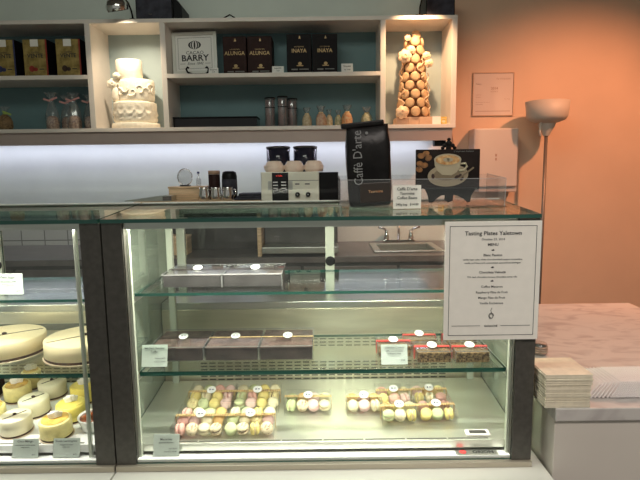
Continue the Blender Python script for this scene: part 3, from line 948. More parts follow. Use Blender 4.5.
for x in (-0.122, -0.060):
    k_ = MB().lathe([(0.014, 0), (0.014, 0.012), (0.010, 0.014)], 20, m=Matrix.Translation((x, -0.001, h - 0.132)) @ Matrix.Rotation(PI / 2, 4, 'X')).build('knob', 'black', r)
    MB().lathe([(0.0045, 0), (0.0045, 0.003)], 12, m=Matrix.Translation((x, -0.0155, h - 0.132)) @ Matrix.Rotation(PI / 2, 4, 'X')).build('knob_center', 'chrome', k_)
for x in (-0.24, -0.10):
    MB().lathe([(0.032, 0.21), (0.034, 0.249)], 20, m=Matrix.Translation((x, 0.06, 0))).tube([(x, 0.03, 0.225), (x, -0.12, 0.21)], 0.010, 10).build('portafilter', 'chrome', r)
proto = None
for i, (x, lab) in enumerate(((-0.278, 'upturned pinkish coffee cup on the espresso machine, leftmost'), (-0.160, 'upturned pinkish coffee cup on the espresso machine, middle'), (-0.042, 'upturned pinkish coffee cup on the espresso machine, rightmost'))):
    if proto is None:
        proto = thing('coffee_cup', (x, 3.06 + 0.06, 1.4525 + 0.001), lab, 'cup', 'upturned cups on the espresso machine')
        MB().lathe([(0.050, 0), (0.057, 0.012), (0.057, 0.034), (0.044, 0.058), (0.036, 0.064)], 24).build('body', 'cup_pink', proto)
        MB().tube([(-0.044, 0.0, 0.02), (-0.058, 0.0, 0.018), (-0.060, 0, 0.034), (-0.044, 0, 0.042)], 0.004, 8).build('handle', 'cup_pink', proto)
        for c in proto.children:
            for pl in c.data.polygons:
                pl.use_smooth = c.name.startswith('handle')
    else:
        p = copy_tree(proto)
        p.location.x = x
        p['label'] = lab
proto = None
for i, (x, lab) in enumerate(((-0.285, 'dark smoked bean hopper rising behind the left coffee cup'), (-0.105, 'dark smoked bean hopper rising behind the right coffee cup'))):
    if proto is None:
        proto = thing('coffee_grinder', (x, 3.52, CZ + 0.001), lab, 'coffee grinder', 'coffee grinders behind the espresso machine')
        MB().lathe([(0.058, 0), (0.058, 0.38), (0.045, 0.44)], 28).build('body', 'black', proto)
        MB().lathe([(0.045, 0.441), (0.058, 0.50), (0.078, 0.55), (0.078, 0.652)], 28).build('hopper', 'smoke_plastic', proto)
        MB().lathe([(0.081, 0.653), (0.081, 0.664), (0.060, 0.668)], 28).build('lid', 'counter_dark', proto)
    else:
        p = copy_tree(proto)
        p.location.x = x
        p['label'] = lab

# ------------------------------------------------------------------ right wall things
r = thing('towel_dispenser', (1.178, YW - 0.001, 1.335), 'white wall mounted towel dispenser with two small grey marks', 'dispenser')
MB().box(-0.145, 0.155, -0.14, 0, 0, 0.392, 0.008).build('housing', 'dispenser_plastic', r)
MB().box(-0.100, 0.16, -0.12, 0, -0.035, -0.001, 0.004).build('lower_lip', 'dispenser_plastic', r)
MB().box(0.000, 0.012, -0.1415, -0.139, 0.205, 0.222).box(0.000, 0.012, -0.1415, -0.139, 0.178, 0.195).build('window_mark', 'ink_faint', r)
r = thing('wall_notice', (1.195, YW - 0.001, 1.822), 'framed printed notice on the orange wall above the dispenser', 'notice')
MB().box(-0.142, -0.137, -0.012, 0, 0, 0.292).box(0.137, 0.142, -0.012, 0, 0, 0.292).box(-0.137, 0.137, -0.012, 0, 0, 0.005).box(-0.137, 0.137, -0.012, 0, 0.287, 0.292).build('frame', 'tower_base', r)
MB().box(-0.137, 0.137, -0.007, 0, 0.005, 0.287).build('paper', 'notice_paper', r)
MB().text('2014', 0.024, 0.008, 0.178, -0.0075, bold=0.0006).text('LICENCE', 0.013, 0.008, 0.160, -0.0075).text('City of Vancouver', 0.014, 0.12, 0.245, -0.0075, 'RIGHT') \
    .text('Business', 0.011, -0.12, 0.212, -0.0075, 'LEFT').text('Issued to', 0.010, -0.12, 0.140, -0.0075, 'LEFT').text('Ganache', 0.010, -0.12, 0.124, -0.0075, 'LEFT') \
    .text('Fee  Paid', 0.010, 0.115, 0.110, -0.0075, 'RIGHT').text('This licence must be displayed', 0.008, -0.12, 0.090, -0.0075, 'LEFT').text('on the premises', 0.008, -0.12, 0.076, -0.0075, 'LEFT') \
    .box(-0.12, 0.12, -0.0078, -0.0068, 0.030, 0.034).build('lettering', 'ink_faint', r)
r = thing('hanging_cable', (0.90, YW - 0.004, 1.30), 'thin dark cable hanging from the shelf end down the wall', 'cable')
MB().tube([(0.0, 0, 0.80), (0.004, 0, 0.60), (0.015, 0, 0.42), (0.040, 0, 0.25), (0.065, 0, 0.12), (0.075, 0, 0.0)], 0.0025, 6).build('wire', 'tower_base', r)

# torchiere floor lamp
r = thing('floor_lamp', (1.475, 3.46, 0.0005), 'unlit white bowl torchiere floor lamp against the orange wall', 'lamp')
MB().lathe([(0.13, 0), (0.13, 0.012), (0.02, 0.03)], 36).build('base', 'lamp_plastic', r)
MB().tube([(0, 0, 0.03), (0, 0, 1.70)], 0.011, 14).build('pole', 'pole_grey', r)
MB().lathe([(0.018, 1.665), (0.036, 1.70), (0.050, 1.725), (0.056, 1.745)], 32, cap=False).build('socket_cup', 'lamp_plastic', r)
MB().lathe([(0.05, 1.745), (0.075, 1.752), (0.112, 1.766), (0.126, 1.785), (0.137, 1.885), (0.133, 1.885), (0.122, 1.790), (0.108, 1.772), (0.05, 1.760)], 40, cap=False).build('lamp_shade', 'lamp_plastic', r)
MB().tube([(-0.050, -0.03, 1.75), (-0.055, -0.03, 1.69), (-0.050, -0.03, 1.665)], 0.008, 8).build('switch', 'lamp_plastic', r)

# ------------------------------------------------------------------ marble counter at right
MX0, MX1, MY0, MY1 = 0.604, 1.42, 1.285, 2.352
r = thing('marble_worktop', (MX0, MY0, 0.795), 'white veined marble worktop glowing orange to the right of the cases', 'worktop')
MB().box(0, MX1 - MX0, 0, MY1 - MY0, 0.0, 0.036, 0.003).build('slab', 'marble', r)
r = thing('counter_cabinet', (MX0 + 0.004, MY0 + 0.012, 0.0), 'plain cream cabinet carrying the marble worktop', 'cabinet')
MB().box(0, MX1 - MX0 - 0.01, 0, MY1 - MY0 - 0.02, 0.0, 0.794, 0.002).build('carcass', 'cabinet_cream', r)
MC = 0.8315


def napkins(z0, n, x0, x1, y0, y1, label, th=0.0024):
    r = thing('napkin_stack', (x0, y0, z0), label, 'napkins', 'stacked paper napkins on the marble counter')
    for k in range(n):
        jx, jy = random.uniform(-0.0015, 0.0015), random.uniform(-0.0015, 0.0015)
        MB().box(jx, x1 - x0 + jx, jy, y1 - y0 + jy, k * th, k * th + th * 0.9, 0.0005, 1).build('napkin', 'napkin', r)
    return r


napkins(MC, 20, 0.577, 0.695, 1.290, 1.412, 'lower ragged pile of beige paper napkins on the marble counter', 0.0030)
napkins(MC + 0.061, 10, 0.575, 0.698, 1.288, 1.414, 'neat upper pile of beige paper napkins lying on the lower pile', 0.0029)
# fanned leaflets
r = thing('leaflet_pile', (0.70, 1.34, MC), 'white folded leaflets fanned in a long row beside the napkins', 'leaflets')
for k in range(46):
    x = 0.012 + (k * 0.011 if k < 6 else 0.066 + (k - 6) * 0.0055)
    lean = 38 - min(k, 6) * 1.2
    M_ = Matrix.Translation((x, 0, 0.0015)) @ Matrix.Rotation(R(-90 + lean), 4, 'Y')
    mb = MB()
    mb.mbox(M_ @ Matrix.Translation((0.027, 0.055, 0.0)), 0.054, 0.110, 0.0028, 0.0012)
    mb.build('leaflet', 'paper_pink', r)
r = thing('candle_jar', (0.728, 1.69, MC), 'small wrapped glass jar standing behind the napkin pile', 'jar')
MB().lathe([(0.020, 0), (0.025, 0.004), (0.026, 0.03), (0.022, 0.040)], 24).build('body', 'cellophane', r)
MB().lathe([(0.019, 0.003), (0.022, 0.006), (0.022, 0.030)], 20).build('filling', 'twine', r)
mb = MB()
for z in (0.012, 0.020, 0.028):
    mb.lathe([(0.0262, z - 0.002), (0.0275, z), (0.0262, z + 0.002)], 24)
mb.build('twine_wrap', 'twine', r)

# ------------------------------------------------------------------ display cases
GB = 0.660     # glass bottom
GT = 1.336     # top glass upper face, front edge
SLOPE = R(4.0)


DT = R(4.5)
DY = 1.376


def deckz(y):
    return 0.6985 + math.tan(DT) * (y - DY)


def on_deck(o, y):
    o.location.y = y
    o.location.z = deckz(y) + 0.0006
    o.rotation_euler.x = DT


def topz(y):
    return GT + math.tan(SLOPE) * (y - 1.330)



def display_case(x0, x1, label, zs, deck_m, lab_y=None):
    r = thing('display_case', (0, 1.34, 0), label, 'display case')
    Y = lambda y: y - 1.34
    D1 = 1.952
    # base and ledge
    MB().box(x0 + 0.001, x1 - 0.001, Y(1.20), Y(D1), 0, 0.6275, 0.002).build('base_cabinet', 'cabinet_cream', r)
    MB().box(x0 + 0.001, x1 + (0.034 if x1 > 0 else -0.001), Y(1.185), Y(D1 - .4), 0.628, 0.6425, 0.002).build('ledge', 'ledge_white', r)
    MB().box(x0 + 0.001, x1 - 0.001, Y(1.328), Y(1.355), 0.643, 0.6585, 0.0015).build('front_rail', 'steel_trim', r)
    # posts
    for a in (x0 + 0.001, x1 - 0.054):
        MB().box(a, a + 0.053, Y(1.338), Y(1.375), 0.659, GT - 0.011, 0.001).build('front_post', 'post_dark', r)
    for a in (x0 + 0.054, x1 - (0.062 if x1 > 0 else 0.084)):
        MB().box(a, a + 0.008, Y(1.362), Y(1.374), 0.659, GT - 0.03, 0.001).build('corner_strip', 'pale_frame', r)
    # glass
    glass_slab('front_glass', x0 + 0.054, x1 - 0.054, Y(1.342), Y(1.348), 0.659, GT - 0.011, 'clear_glass', r, axis=1)
    o = glass_slab('top_glass', x0 + 0.002, x1 - 0.002, 0, 0.322, -0.010, 0, 'top_glass', r, 'glass_edge')
    o.location = (0, Y(1.330), GT)
    o.rotation_euler = (SLOPE, 0, 0)
    MB().box(x0 + 0.002, x1 - 0.002, Y(1.652), Y(1.660), topz(1.652) - 0.012, topz(1.652) + 0.0025, 0.001).build('rear_trim', 'ledge_white', r)
    c_ = MB().box(x0 + 0.002, x1 - 0.002, 0, 0.296, -0.004, 0).build('rear_cover', 'steel', r)
    c_.location = (0, Y(1.661), topz(1.652) - 0.004)
    c_.rotation_euler = (-0.07, 0, 0)
    MB().box(x0 + 0.002, x1 - 0.002, Y(D1 - 0.02), Y(D1 + 0.004), GT - 0.034, GT - 0.0145, 0.001).build('rear_header', 'pale_frame', r)
    # light housing
    MB().box(x0 + 0.056, x1 - 0.056, Y(1.3495), Y(1.3525), GT - 0.028, GT - 0.011).box(x0 + 0.056, x1 - 0.056, Y(1.3526), Y(1.400), GT - 0.016, GT - 0.011).build('light_housing', 'steel', r)
    # sides
    for a in (x0 + 0.004, x1 - 0.010):
        glass_slab('side_glass', a, a + 0.006, Y(1.376), Y(D1 - 0.022), 0.659, GT - 0.011, 'side_glass', r, axis=0)
    # deck and back panel
    o = MB().box(x0 + 0.012, x1 - 0.012, 0, 0.374, -0.024, 0, 0.001).build('deck', deck_m, r)
    o.location = (0, Y(DY), 0.6985)
    o.rotation_euler.x = DT
    MB().box(x0 + 0.012, x1 - 0.012, Y(1.3495), Y(1.3770), 0.6592, 0.6670, 0.001).build('front_trough', 'white_deck', r)
    mb = MB()
    n = 8
    wd = (x1 - x0 - 0.2) / n
    for k in range(n):
        mb.box(x0 + 0.1 + k * wd, x0 + 0.1 + (k + 0.96) * wd, 0.006, 0.011, -0.0003, 0.0006)
    o = mb.build('deck_slot', 'slot_dark', r)
    o.location = (0, Y(DY), 0.6985)
    o.rotation_euler.x = DT
    bp = MB().box(x0 + 0.012, x1 - 0.012, Y(1.760), Y(1.775), 0.680, 0.980, 0.001).build('back_panel', 'steel_warm', r)
    if x1 < 0:
        MB().box(x0 + 0.02, x1 - 0.02, Y(1.757), Y(1.7598), 0.916, 0.938).build('gasket', 'slot_dark', bp)
    mb = MB()
    n = int((x1 - x0 - 0.24) / 0.030)
    for zz in (0.726, 0.738, 0.750, 0.762, 0.774, 0.786, 0.846, 0.858, 0.870):
        for k in range(n):
            mb.box(x0 + 0.14 + k * 0.030, x0 + 0.162 + k * 0.030, Y(1.758), Y(1.7605), zz, zz + 0.0035)
    mb.build('vent_slots', 'slot_dark', bp)
    MB().box(x0 + 0.012, x1 - 0.012, Y(1.762), Y(D1 - 0.004), 0.9805, 1.005, 0.002).build('rear_sill', 'steel', r)
    # rear frame with sliding glass doors
    for a, b in ((x0 + 0.030, x0 + 0.060), (0.012 if x1 > 0 else -1.235, 0.045 if x1 > 0 else -1.20), (x1 - 0.04, x1 - 0.012)):
        MB().box(a, b, Y(D1 - 0.035), Y(D1 - 0.010), 1.0055, GT - 0.035, 0.001).build('rear_post', 'pale_frame', r)
    mid = 0.03 if x1 > 0 else -1.215
    dr = glass_slab('sliding_door', x0 + 0.062, mid - 0.02, Y(D1 - 0.026), Y(D1 - 0.021), 1.007, GT - 0.036, 'clear_glass', r, axis=1)
    dr2 = glass_slab('sliding_door', mid + 0.018, x1 - 0.045, Y(D1 - 0.026), Y(D1 - 0.021), 1.007, GT - 0.036, 'clear_glass', r, axis=1)
    MB().lathe([(0.018, 0), (0.018, 0.004), (0.012, 0.005)], 20, m=Matrix.Translation((mid, Y(D1 - 0.036), 1.12)) @ Matrix.Rotation(PI / 2, 4, 'X')).build('finger_pull', 'black', dr2)
    # side uprights carrying the shelves (seen at the back)
    for a in (x0 + 0.046, x1 - 0.066):
        u = MB().box(a, a + 0.020, Y(1.735), Y(1.755), 0.699, GT - 0.016, 0.001).build('shelf_upright', 'pale_frame', r)
    for z in zs:
        glass_slab('glass_shelf', x0 + 0.050, x1 - 0.050, Y(1.412), Y(1.730), z - 0.008, z, 'shelf_glass', r)
        if z < 1:
            MB().box(x0 + 0.052, x1 - 0.052, Y(1.410), Y(1.432), z - 0.0115, z - 0.0083).build('added_light_bar', 'shelf_edge', r)  # bar added to carry the unseen deck fill
        for a in (x0 + 0.040, x1 - 0.046):
            MB().box(a, a + 0.006, Y(1.42), Y(1.75), z - 0.028, z - 0.0085, 0.001).build('shelf_bracket', 'steel', r)
    return r


ZS1, ZS2 = 1.122, 0.895
case_r = display_case(-0.572, 0.567, 'right glass display case with macarons and a taped menu', (ZS1, ZS2), 'steel_deck')
case_l = display_case(-1.75, -0.574, 'left glass display case with cheesecakes, cut by the photo edge', (1.108, 0.893), 'white_deck')
# maker plate and thermometer
r = thing('maker_plate', (0.424, 1.363, 0.6675), 'silver maker plate reading ORION at right front of the deck', 'label')
MB().box(-0.058, 0.058, -0.012, 0.012, 0, 0.002, 0.0005).build('plate', 'steel', r)
M_ = Matrix.Translation((0, 0, 0.0025)) @ Matrix.Rotation(-PI / 2, 4, 'X')
MB().text('ORION', 0.018, 0.018, -0.0065, 0, m=M_, bold=0.0008).build('lettering', 'ink', r)
MB().lathe([(0.010, 0.002), (0.010, 0.0028)], 16, m=Matrix.Translation((-0.038, 0.0, 0))).build('emblem', 'ribbon_red', r)
r = thing('thermometer', (0.438, 1.410, 0.6995), 'small white framed thermometer display behind the maker plate', 'thermometer')
on_deck(r, 1.404)
MB().box(-0.034, 0.034, -0.014, 0.014, 0, 0.006, 0.002).build('housing', 'plastic_white', r)
MB().box(-0.024, 0.024, -0.008, 0.008, 0.0062, 0.0068).build('screen', 'counter_dark', r)


# ------------------------------------------------------------------ boxed sweets
def sticker(r, x, z, y, parent, m=None, rad=0.0145):
    M_ = Matrix.Translation((x, y, z + 0.004)) @ Matrix.Rotation(R(20), 4, 'X')
    s = MB().lathe([(rad, 0), (rad, 0.0006), (rad * 0.95, 0.0008)], 20, m=M_).build('sticker', 'sticker', parent)
    MB().box(-0.0065, -0.0025, -0.0026, 0.0026, 0.0009, 0.0013).tf(M_).build('sticker_logo', 'blue_ink', s)
    MB().box(0.001, 0.0075, -0.0012, 0.0016, 0.0009, 0.0013).tf(M_).build('sticker_text', 'blue_ink', s)


def clear_box(name, x, y, z, wd, dp, h, label, cat, group, ribbon, rw=0.010, fill=None, rz=0.0, content='contents', th=0.0012):
    """clear lidded box, origin at centre of its base"""
    r = thing(name, (x, y, z + 0.0004), label, cat, group, rz)
    a, b = wd / 2, dp / 2
    mb = MB()
    mb.box(-a, a, -b, b, 0, th)
    mb.box(-a, a, -b, -b + th, th, h).box(-a, a, b - th, b, th, h).box(-a, -a + th, -b + th, b - th, th, h).box(a - th, a, -b + th, b - th, th, h)
    mb.box(-a, a, -b, b, h, h + th)
    mb.build('clear_box', 'box_plastic', r)
    if fill:
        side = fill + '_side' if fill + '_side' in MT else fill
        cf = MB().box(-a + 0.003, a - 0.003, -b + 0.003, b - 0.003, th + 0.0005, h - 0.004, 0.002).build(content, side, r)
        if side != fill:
            MB().box(-a + 0.003, a - 0.003, -b + 0.003, b - 0.003, h - 0.0039, h - 0.003).build('painted_lit_top', fill, cf)  # paler top layer paints in the light falling from above
    e = 0.0006
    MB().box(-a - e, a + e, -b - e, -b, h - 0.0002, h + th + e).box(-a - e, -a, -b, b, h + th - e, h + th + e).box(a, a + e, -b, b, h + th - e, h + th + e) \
        .box(-a - e, a + e, b, b + e, h + th - e, h + th + e).box(-a - e, -a, -b - e, -b, 0, h - 0.0002).box(a, a + e, -b - e, -b, 0, h - 0.0002).build('edge_glint', 'rim_glint' if fill else 'acrylic', r)  # thin bars along the clear edges; on filled boxes their grey paints the glint
    rb = MB().box(-a - 0.001, a + 0.001, -rw / 2, rw / 2, h + th + 0.0002, h + th + 0.0012) \
        .box(-a - 0.0016, -a - 0.0006, -rw / 2, rw / 2, 0, h + th).box(a + 0.0006, a + 0.0016, -rw / 2, rw / 2, 0, h + th).build('ribbon', ribbon, r)
    sticker(r, 0.0, h + th + 0.0014, 0.0, rb)
    return r


def chocolate_box(x, y, z, wd, dp, h, label, group, fill, ribbon, rz=0.0):
    return clear_box('chocolate_box', x, y, z, wd, dp, h, label, 'chocolate box', group, ribbon, 0.005, fill, rz, 'chocolates')


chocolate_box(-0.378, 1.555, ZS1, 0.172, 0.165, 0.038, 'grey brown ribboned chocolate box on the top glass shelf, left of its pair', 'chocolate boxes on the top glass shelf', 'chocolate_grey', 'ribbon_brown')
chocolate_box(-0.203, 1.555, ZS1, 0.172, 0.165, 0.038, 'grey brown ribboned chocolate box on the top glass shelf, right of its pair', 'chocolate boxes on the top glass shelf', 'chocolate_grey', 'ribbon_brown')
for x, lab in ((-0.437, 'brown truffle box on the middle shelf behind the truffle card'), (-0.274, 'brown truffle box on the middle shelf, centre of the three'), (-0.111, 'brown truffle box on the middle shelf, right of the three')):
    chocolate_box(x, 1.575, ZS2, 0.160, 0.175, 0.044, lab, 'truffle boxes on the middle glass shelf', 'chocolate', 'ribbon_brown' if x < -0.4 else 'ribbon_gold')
for x, y, lab in ((0.215, 1.545, 'small nut brittle box with red ribbon behind its price card'),
                  (0.305, 1.602, 'small nut brittle box with red ribbon, rearmost by the menu'),
                  (0.322, 1.490, 'small nut brittle box with red ribbon, nearest the case front'),
                  (0.430, 1.600, 'small nut brittle box with red ribbon, mostly hidden by the menu'),
                  (0.433, 1.487, 'small nut brittle box with red ribbon, rightmost in front')):
    clear_box('brittle_box', x, y, ZS2, 0.102, 0.085, 0.036, lab, 'brittle box', 'red ribboned boxes on the middle glass shelf', 'ribbon_red', 0.012, 'nut_mix', content='nut_brittle')

# macarons
MESH = {}


def mac_mesh(kind):
    if kind not in MESH:
        mb = MB()
        if kind == 'shell':
            mb.lathe([(0.0175, 0.0), (0.0205, 0.0006), (0.0215, 0.003), (0.0205, 0.0075), (0.0160, 0.0115), (0.0085, 0.0138), (0.0015, 0.0143)], 20)
        else:
            mb.lathe([(0.0170, -0.003), (0.0182, 0), (0.0170, 0.003)], 20)
        o = mb.build('m', 'sticker')
        me = o.data
        me.materials.clear()
        bpy.data.objects.remove(o)
        MESH[kind] = me
    return MESH[kind]


def colored(kind, m):
    key = (kind, m.name)
    if key not in MESH:
        me = mac_mesh(kind).copy()
        me.materials.append(m)
        MESH[key] = me
    return MESH[key]


def macaron(loc, rot, colour, filln, label, group):
    r = thing('macaron', loc, label, 'macaron', group)
    r.rotation_euler = rot
    for nm, kind, m, z, fl in (('filling', 'fill', FILL[filln], 0, 0), ('shell', 'shell', MAC[colour], 0.0028, 0), ('shell', 'shell', MAC[colour], -0.0028, 1)):
        o = bpy.data.objects.new(nm, colored(kind, m))
        COL.objects.link(o)
        o.parent = r
        o.location = (0, 0, z)
        if fl:
            o.rotation_euler = (PI, 0, 0)
    return r


COLS = ['pink', 'yellow', 'pale green', 'speckled cream', 'cream', 'pale pink', 'orange', 'speckled yellow']
ORD3 = ['leftmost', 'central', 'rightmost']
ORD4 = ['leftmost', 'second', 'third', 'rightmost']


def macaron_box(x, y, nx, ny, where, seq, rz=0.0, ribbon='ribbon_gold', z=0.6995):
    px, py, h = 0.0345, 0.0420, 0.040
    wd, dp = nx * px + 0.006, ny * py + 0.006
    b_ = clear_box('macaron_box', x, y, z, wd, dp, h, 'clear ribboned macaron box, ' + where, 'macaron box', 'clear macaron boxes on the case deck', ribbon, 0.012, rz=rz)
    on_deck(b_, y)
    rn = {1: ['only'], 2: ['front', 'back'], 3: ['front', 'middle', 'back']}[ny]
    on = ORD3 if nx == 3 else ORD4
    C_ = Matrix.Translation((x, y, deckz(y) + 0.0006)) @ Matrix.Rotation(rz, 4, 'Z') @ Matrix.Rotation(DT, 4, 'X')
    for j in range(ny):
        for i in range(nx):
            c = seq[(j * nx + i) % len(seq)]
            lx = (i - (nx - 1) / 2) * px
            ly = (j - (ny - 1) / 2) * py
            st = random.random()
            p = C_ @ Vector((lx, ly, 0.0215))
            if st < 0.66:        # lying at a slope, face to the viewer
                rot = (R(random.uniform(34, 60)), 0, R(random.uniform(-25, 25)))
            else:                # on edge, filling line visible
                rot = (R(random.uniform(80, 90)), R(random.uniform(-8, 8)), R(random.uniform(60, 110)))
            if st > 0.9:
                rot = (R(random.uniform(5, 14)), R(random.uniform(-8, 8)), 0)
            fl = {'pink': 'pink', 'pale pink': 'pink', 'speckled cream': 'brown', 'orange': 'orange', 'speckled yellow': 'brown'}.get(c, 'cream')
            m_ = macaron(p, rot, c, fl, '%s macaron, %s in %s row, %s' % (c, on[i], rn[j], where), 'macarons in the clear boxes')
            m_.scale = (0.82, 0.82, 0.82)


S = COLS
macaron_box(-0.3625, 1.452, 4, 3, 'front left box', [S[0], S[3], S[4], S[3], S[0], S[5], S[4], S[6], S[0], S[4], S[2], S[6]])
macaron_box(-0.2165, 1.452, 4, 3, 'front box beside it on the right'.replace('beside it on the right', 'second from left'), [S[2], S[3], S[1], S[3], S[2], S[4], S[7], S[5], S[4], S[2], S[1], S[4]])
macaron_box(-0.360, 1.594, 4, 3, 'back left box', [S[7], S[2], S[1], S[5], S[1], S[4], S[1], S[5], S[4], S[2], S[0], S[5]])
macaron_box(-0.2125, 1.594, 4, 3, 'back box second from left', [S[2], S[5], S[1], S[4], S[2], S[0], S[1], S[7], S[4], S[2], S[1], S[4]])
macaron_box(-0.050, 1.555, 4, 2, 'separate box in the middle', [S[2], S[3], S[5], S[4], S[2], S[6], S[5], S[4]], rz=R(-1))
macaron_box(0.124, 1.550, 3, 2, 'small box left of the cluster', [S[4], S[5], S[4], S[6], S[0], S[6]])
macaron_box(0.226, 1.493, 3, 2, 'cluster front left box', [S[2], S[4], S[1], S[6], S[1], S[4]], rz=R(1))
macaron_box(0.338, 1.497, 3, 2, 'cluster front right box', [S[1], S[2], S[1], S[0], S[6], S[0]], rz=R(2))
macaron_box(0.222, 1.588, 3, 2, 'cluster back left box', [S[1], S[0], S[5], S[0], S[1], S[4]])
macaron_box(0.336, 1.592, 3, 2, 'cluster back right box', [S[1], S[4], S[0], S[5], S[6], S[7]])

# price cards in the right case
price_card(-0.443, 1.362, 0.6672, 0.072, 0.060, 'pale price card in front of the front left macaron box', [('Macarons', 0.0085, 0, 0.044, 'CENTER'), ('assorted flavours', 0.0060, 0, 0.036, 'CENTER'), ('each  $2.00', 0.0048, 0.030, 0.020, 'RIGHT'), ('box of 12  $24.00', 0.0048, 0.030, 0.012, 'RIGHT')], 'price cards inside the display cases', 15)
price_card(-0.490, 1.445, ZS2, 0.074, 0.064, 'pale price card for truffles in front of brown truffle box', [('Milk Dark Chocolate', 0.0068, 0, 0.052, 'CENTER'), ('Truffles', 0.0072, 0, 0.042, 'CENTER'), ('4 pieces  $8.00', 0.0048, 0.032, 0.024, 'RIGHT'), ('9 pieces  $16.00', 0.0048, 0.032, 0.014, 'RIGHT')], 'price cards inside the display cases', 15)
price_card(0.205, 1.440, ZS2, 0.076, 0.058, 'pale price card in front of red ribboned brittle box', [('Chocolate Covered', 0.0068, 0, 0.047, 'CENTER'), ('toffee almonds pecans', 0.0055, 0, 0.038, 'CENTER'), ('& Roasted Nuts', 0.0060, 0, 0.030, 'CENTER'), ('$7.00', 0.005, 0.030, 0.012, 'RIGHT')], 'price cards inside the display cases', 15)

# ------------------------------------------------------------------ cakes in the left case
LZ = 0.6990


def cake_line(mb, h, r0, ang):
    mb.mbox(Matrix.Translation((0, 0, h + 0.0008)) @ Matrix.Rotation(ang, 4, 'Z'), r0 * 1.5, 0.0022, 0.0012)


def small_cake(x, y, kind, label, r0=0.0435, h=0.052):
    g = 'small round cakes on the left case deck'
    c = thing('small_cake', (x, y, LZ + 0.0005), label, 'cake', g)
    on_deck(c, y)
    MB().lathe([(r0 + 0.003, 0), (r0 + 0.003, 0.0015)], 36).build('cake_board', 'cake_board', c)
    MB().lathe([(r0 * 0.985, 0.0016), (r0 * 0.985, 0.007)], 40).build('base_layer', 'crust', c)
    body = {'white': 'cream_pale', 'yellow': 'yellow_cake', 'pale': 'yellow_pale'}[kind]
    MB().lathe([(r0, 0.0071), (r0, h - 0.003), (r0 - 0.003, h), (0.004, h)], 44).build('body', body, c)
    if kind == 'white':
        mb = MB()
        cake_line(mb, h, r0, R(50))
        mb.build('drawn_line', 'bean', c)
        MB().ball((0, 0, h + 0.004), 0.006, 0.0045, 0.0035).build('coffee_bean', 'bean', c)
    else:
        if kind == 'yellow':
            MB().lathe([(r0 - 0.006, h + 0.0002), (r0 - 0.007, h + 0.0018)], 36).build('glaze', 'yellow_cake', c)
        else:
            MB().lathe([(r0 - 0.007, h + 0.0002), (r0 - 0.008, h + 0.0022)], 36).build('glaze', 'glaze', c)
        mb = MB()
        for k in range(3):
            mb.mbox(Matrix.Translation((0.006 * (k - 1), 0.004 * k - 0.003, h + 0.011 + 0.003 * (k % 2))) @ Matrix.Rotation(R(18 * (k - 1)), 4, 'Y') @ Matrix.Rotation(R(15 * k), 4, 'Z'), 0.024, 0.007, 0.020, 0.003)
        mb.build('white_topping', 'meringue', c)
    return c


small_cake(-0.905, 1.447, 'white', 'small white cake with a coffee bean, nearest the glass')
small_cake(-0.905, 1.548, 'white', 'small white cake with a coffee bean, middle of the white row')
small_cake(-0.906, 1.662, 'white', 'small white cake with a coffee bean, farthest back of the white row')
small_cake(-0.776, 1.425, 'pale', 'small yellow cake with golden glaze, front one behind the lemongrass card')
small_cake(-0.773, 1.516, 'yellow', 'small bright yellow cake, middle one of the right hand row')
small_cake(-0.784, 1.630, 'yellow', 'small bright yellow cake with white topping, farthest back on the right')
small_cake(-1.010, 1.640, 'pale', 'small pale yellow cake with white topping near the photo edge', 0.041)
small_cake(-1.013, 1.498, 'pale', 'small pale yellow cake cut by the photo edge')
small_cake(-1.005, 1.718, 'pale', 'narrow tall yellow cake with white topping against the back panel', 0.030, 0.062)
r = thing('chocolate_cake', (-1.120, 1.655, LZ + 0.0005), 'dark brown square chocolate cake at back left under the shelf', 'cake')
on_deck(r, 1.655)
MB().box(-0.04, 0.045, -0.04, 0.04, 0, 0.002).build('cake_board', 'cake_board', r)
MB().box(-0.036, 0.040, -0.036, 0.036, 0.0021, 0.062, 0.004).build('body', 'brown_box', r)
r = thing('caramel_pot', (-0.683, 1.462, LZ + 0.0005), 'white ramekin of red brown caramel dessert beside the dark post', 'dessert')
on_deck(r, 1.462)
MB().lathe([(0.030, 0), (0.034, 0.003), (0.042, 0.036), (0.044, 0.040), (0.040, 0.040), (0.038, 0.034)], 40).build('ramekin', 'ceramic', r)
MB().lathe([(0.036, 0.0345), (0.0375, 0.037), (0.02, 0.039)], 36).build('filling', 'caramel', r)
proto = None


def cheesecake(x, y, label, ang, r0=0.118, h=0.057):
    c = thing('cheesecake', (x, y, 0.8935), label, 'cake', 'large cheesecakes on the left case shelf')
    MB().lathe([(r0 + 0.004, 0), (r0 + 0.004, 0.0025)], 64).build('cake_board', 'cake_board', c)
    MB().lathe([(r0 - 0.001, 0.0027), (r0 + 0.0005, 0.0045), (r0 + 0.0005, 0.009), (r0 - 0.001, 0.0105)], 64,
               mod=lambda a, k, r_, z: r_ * (1 + 0.004 * math.sin(31 * a + k * 2))).build('crumb_base', 'crust', c)
    MB().lathe([(r0, 0.0107), (r0, h - 0.003), (r0 - 0.003, h), (0.01, h)], 72).build('body', 'cream', c)
    mb = MB()
    cake_line(mb, h, r0 * 1.25, ang)
    mb.build('drawn_line', 'bean', c)
    MB().ball((0, 0, h + 0.0045), 0.008, 0.006, 0.004).build('coffee_bean', 'bean', c)
    return c


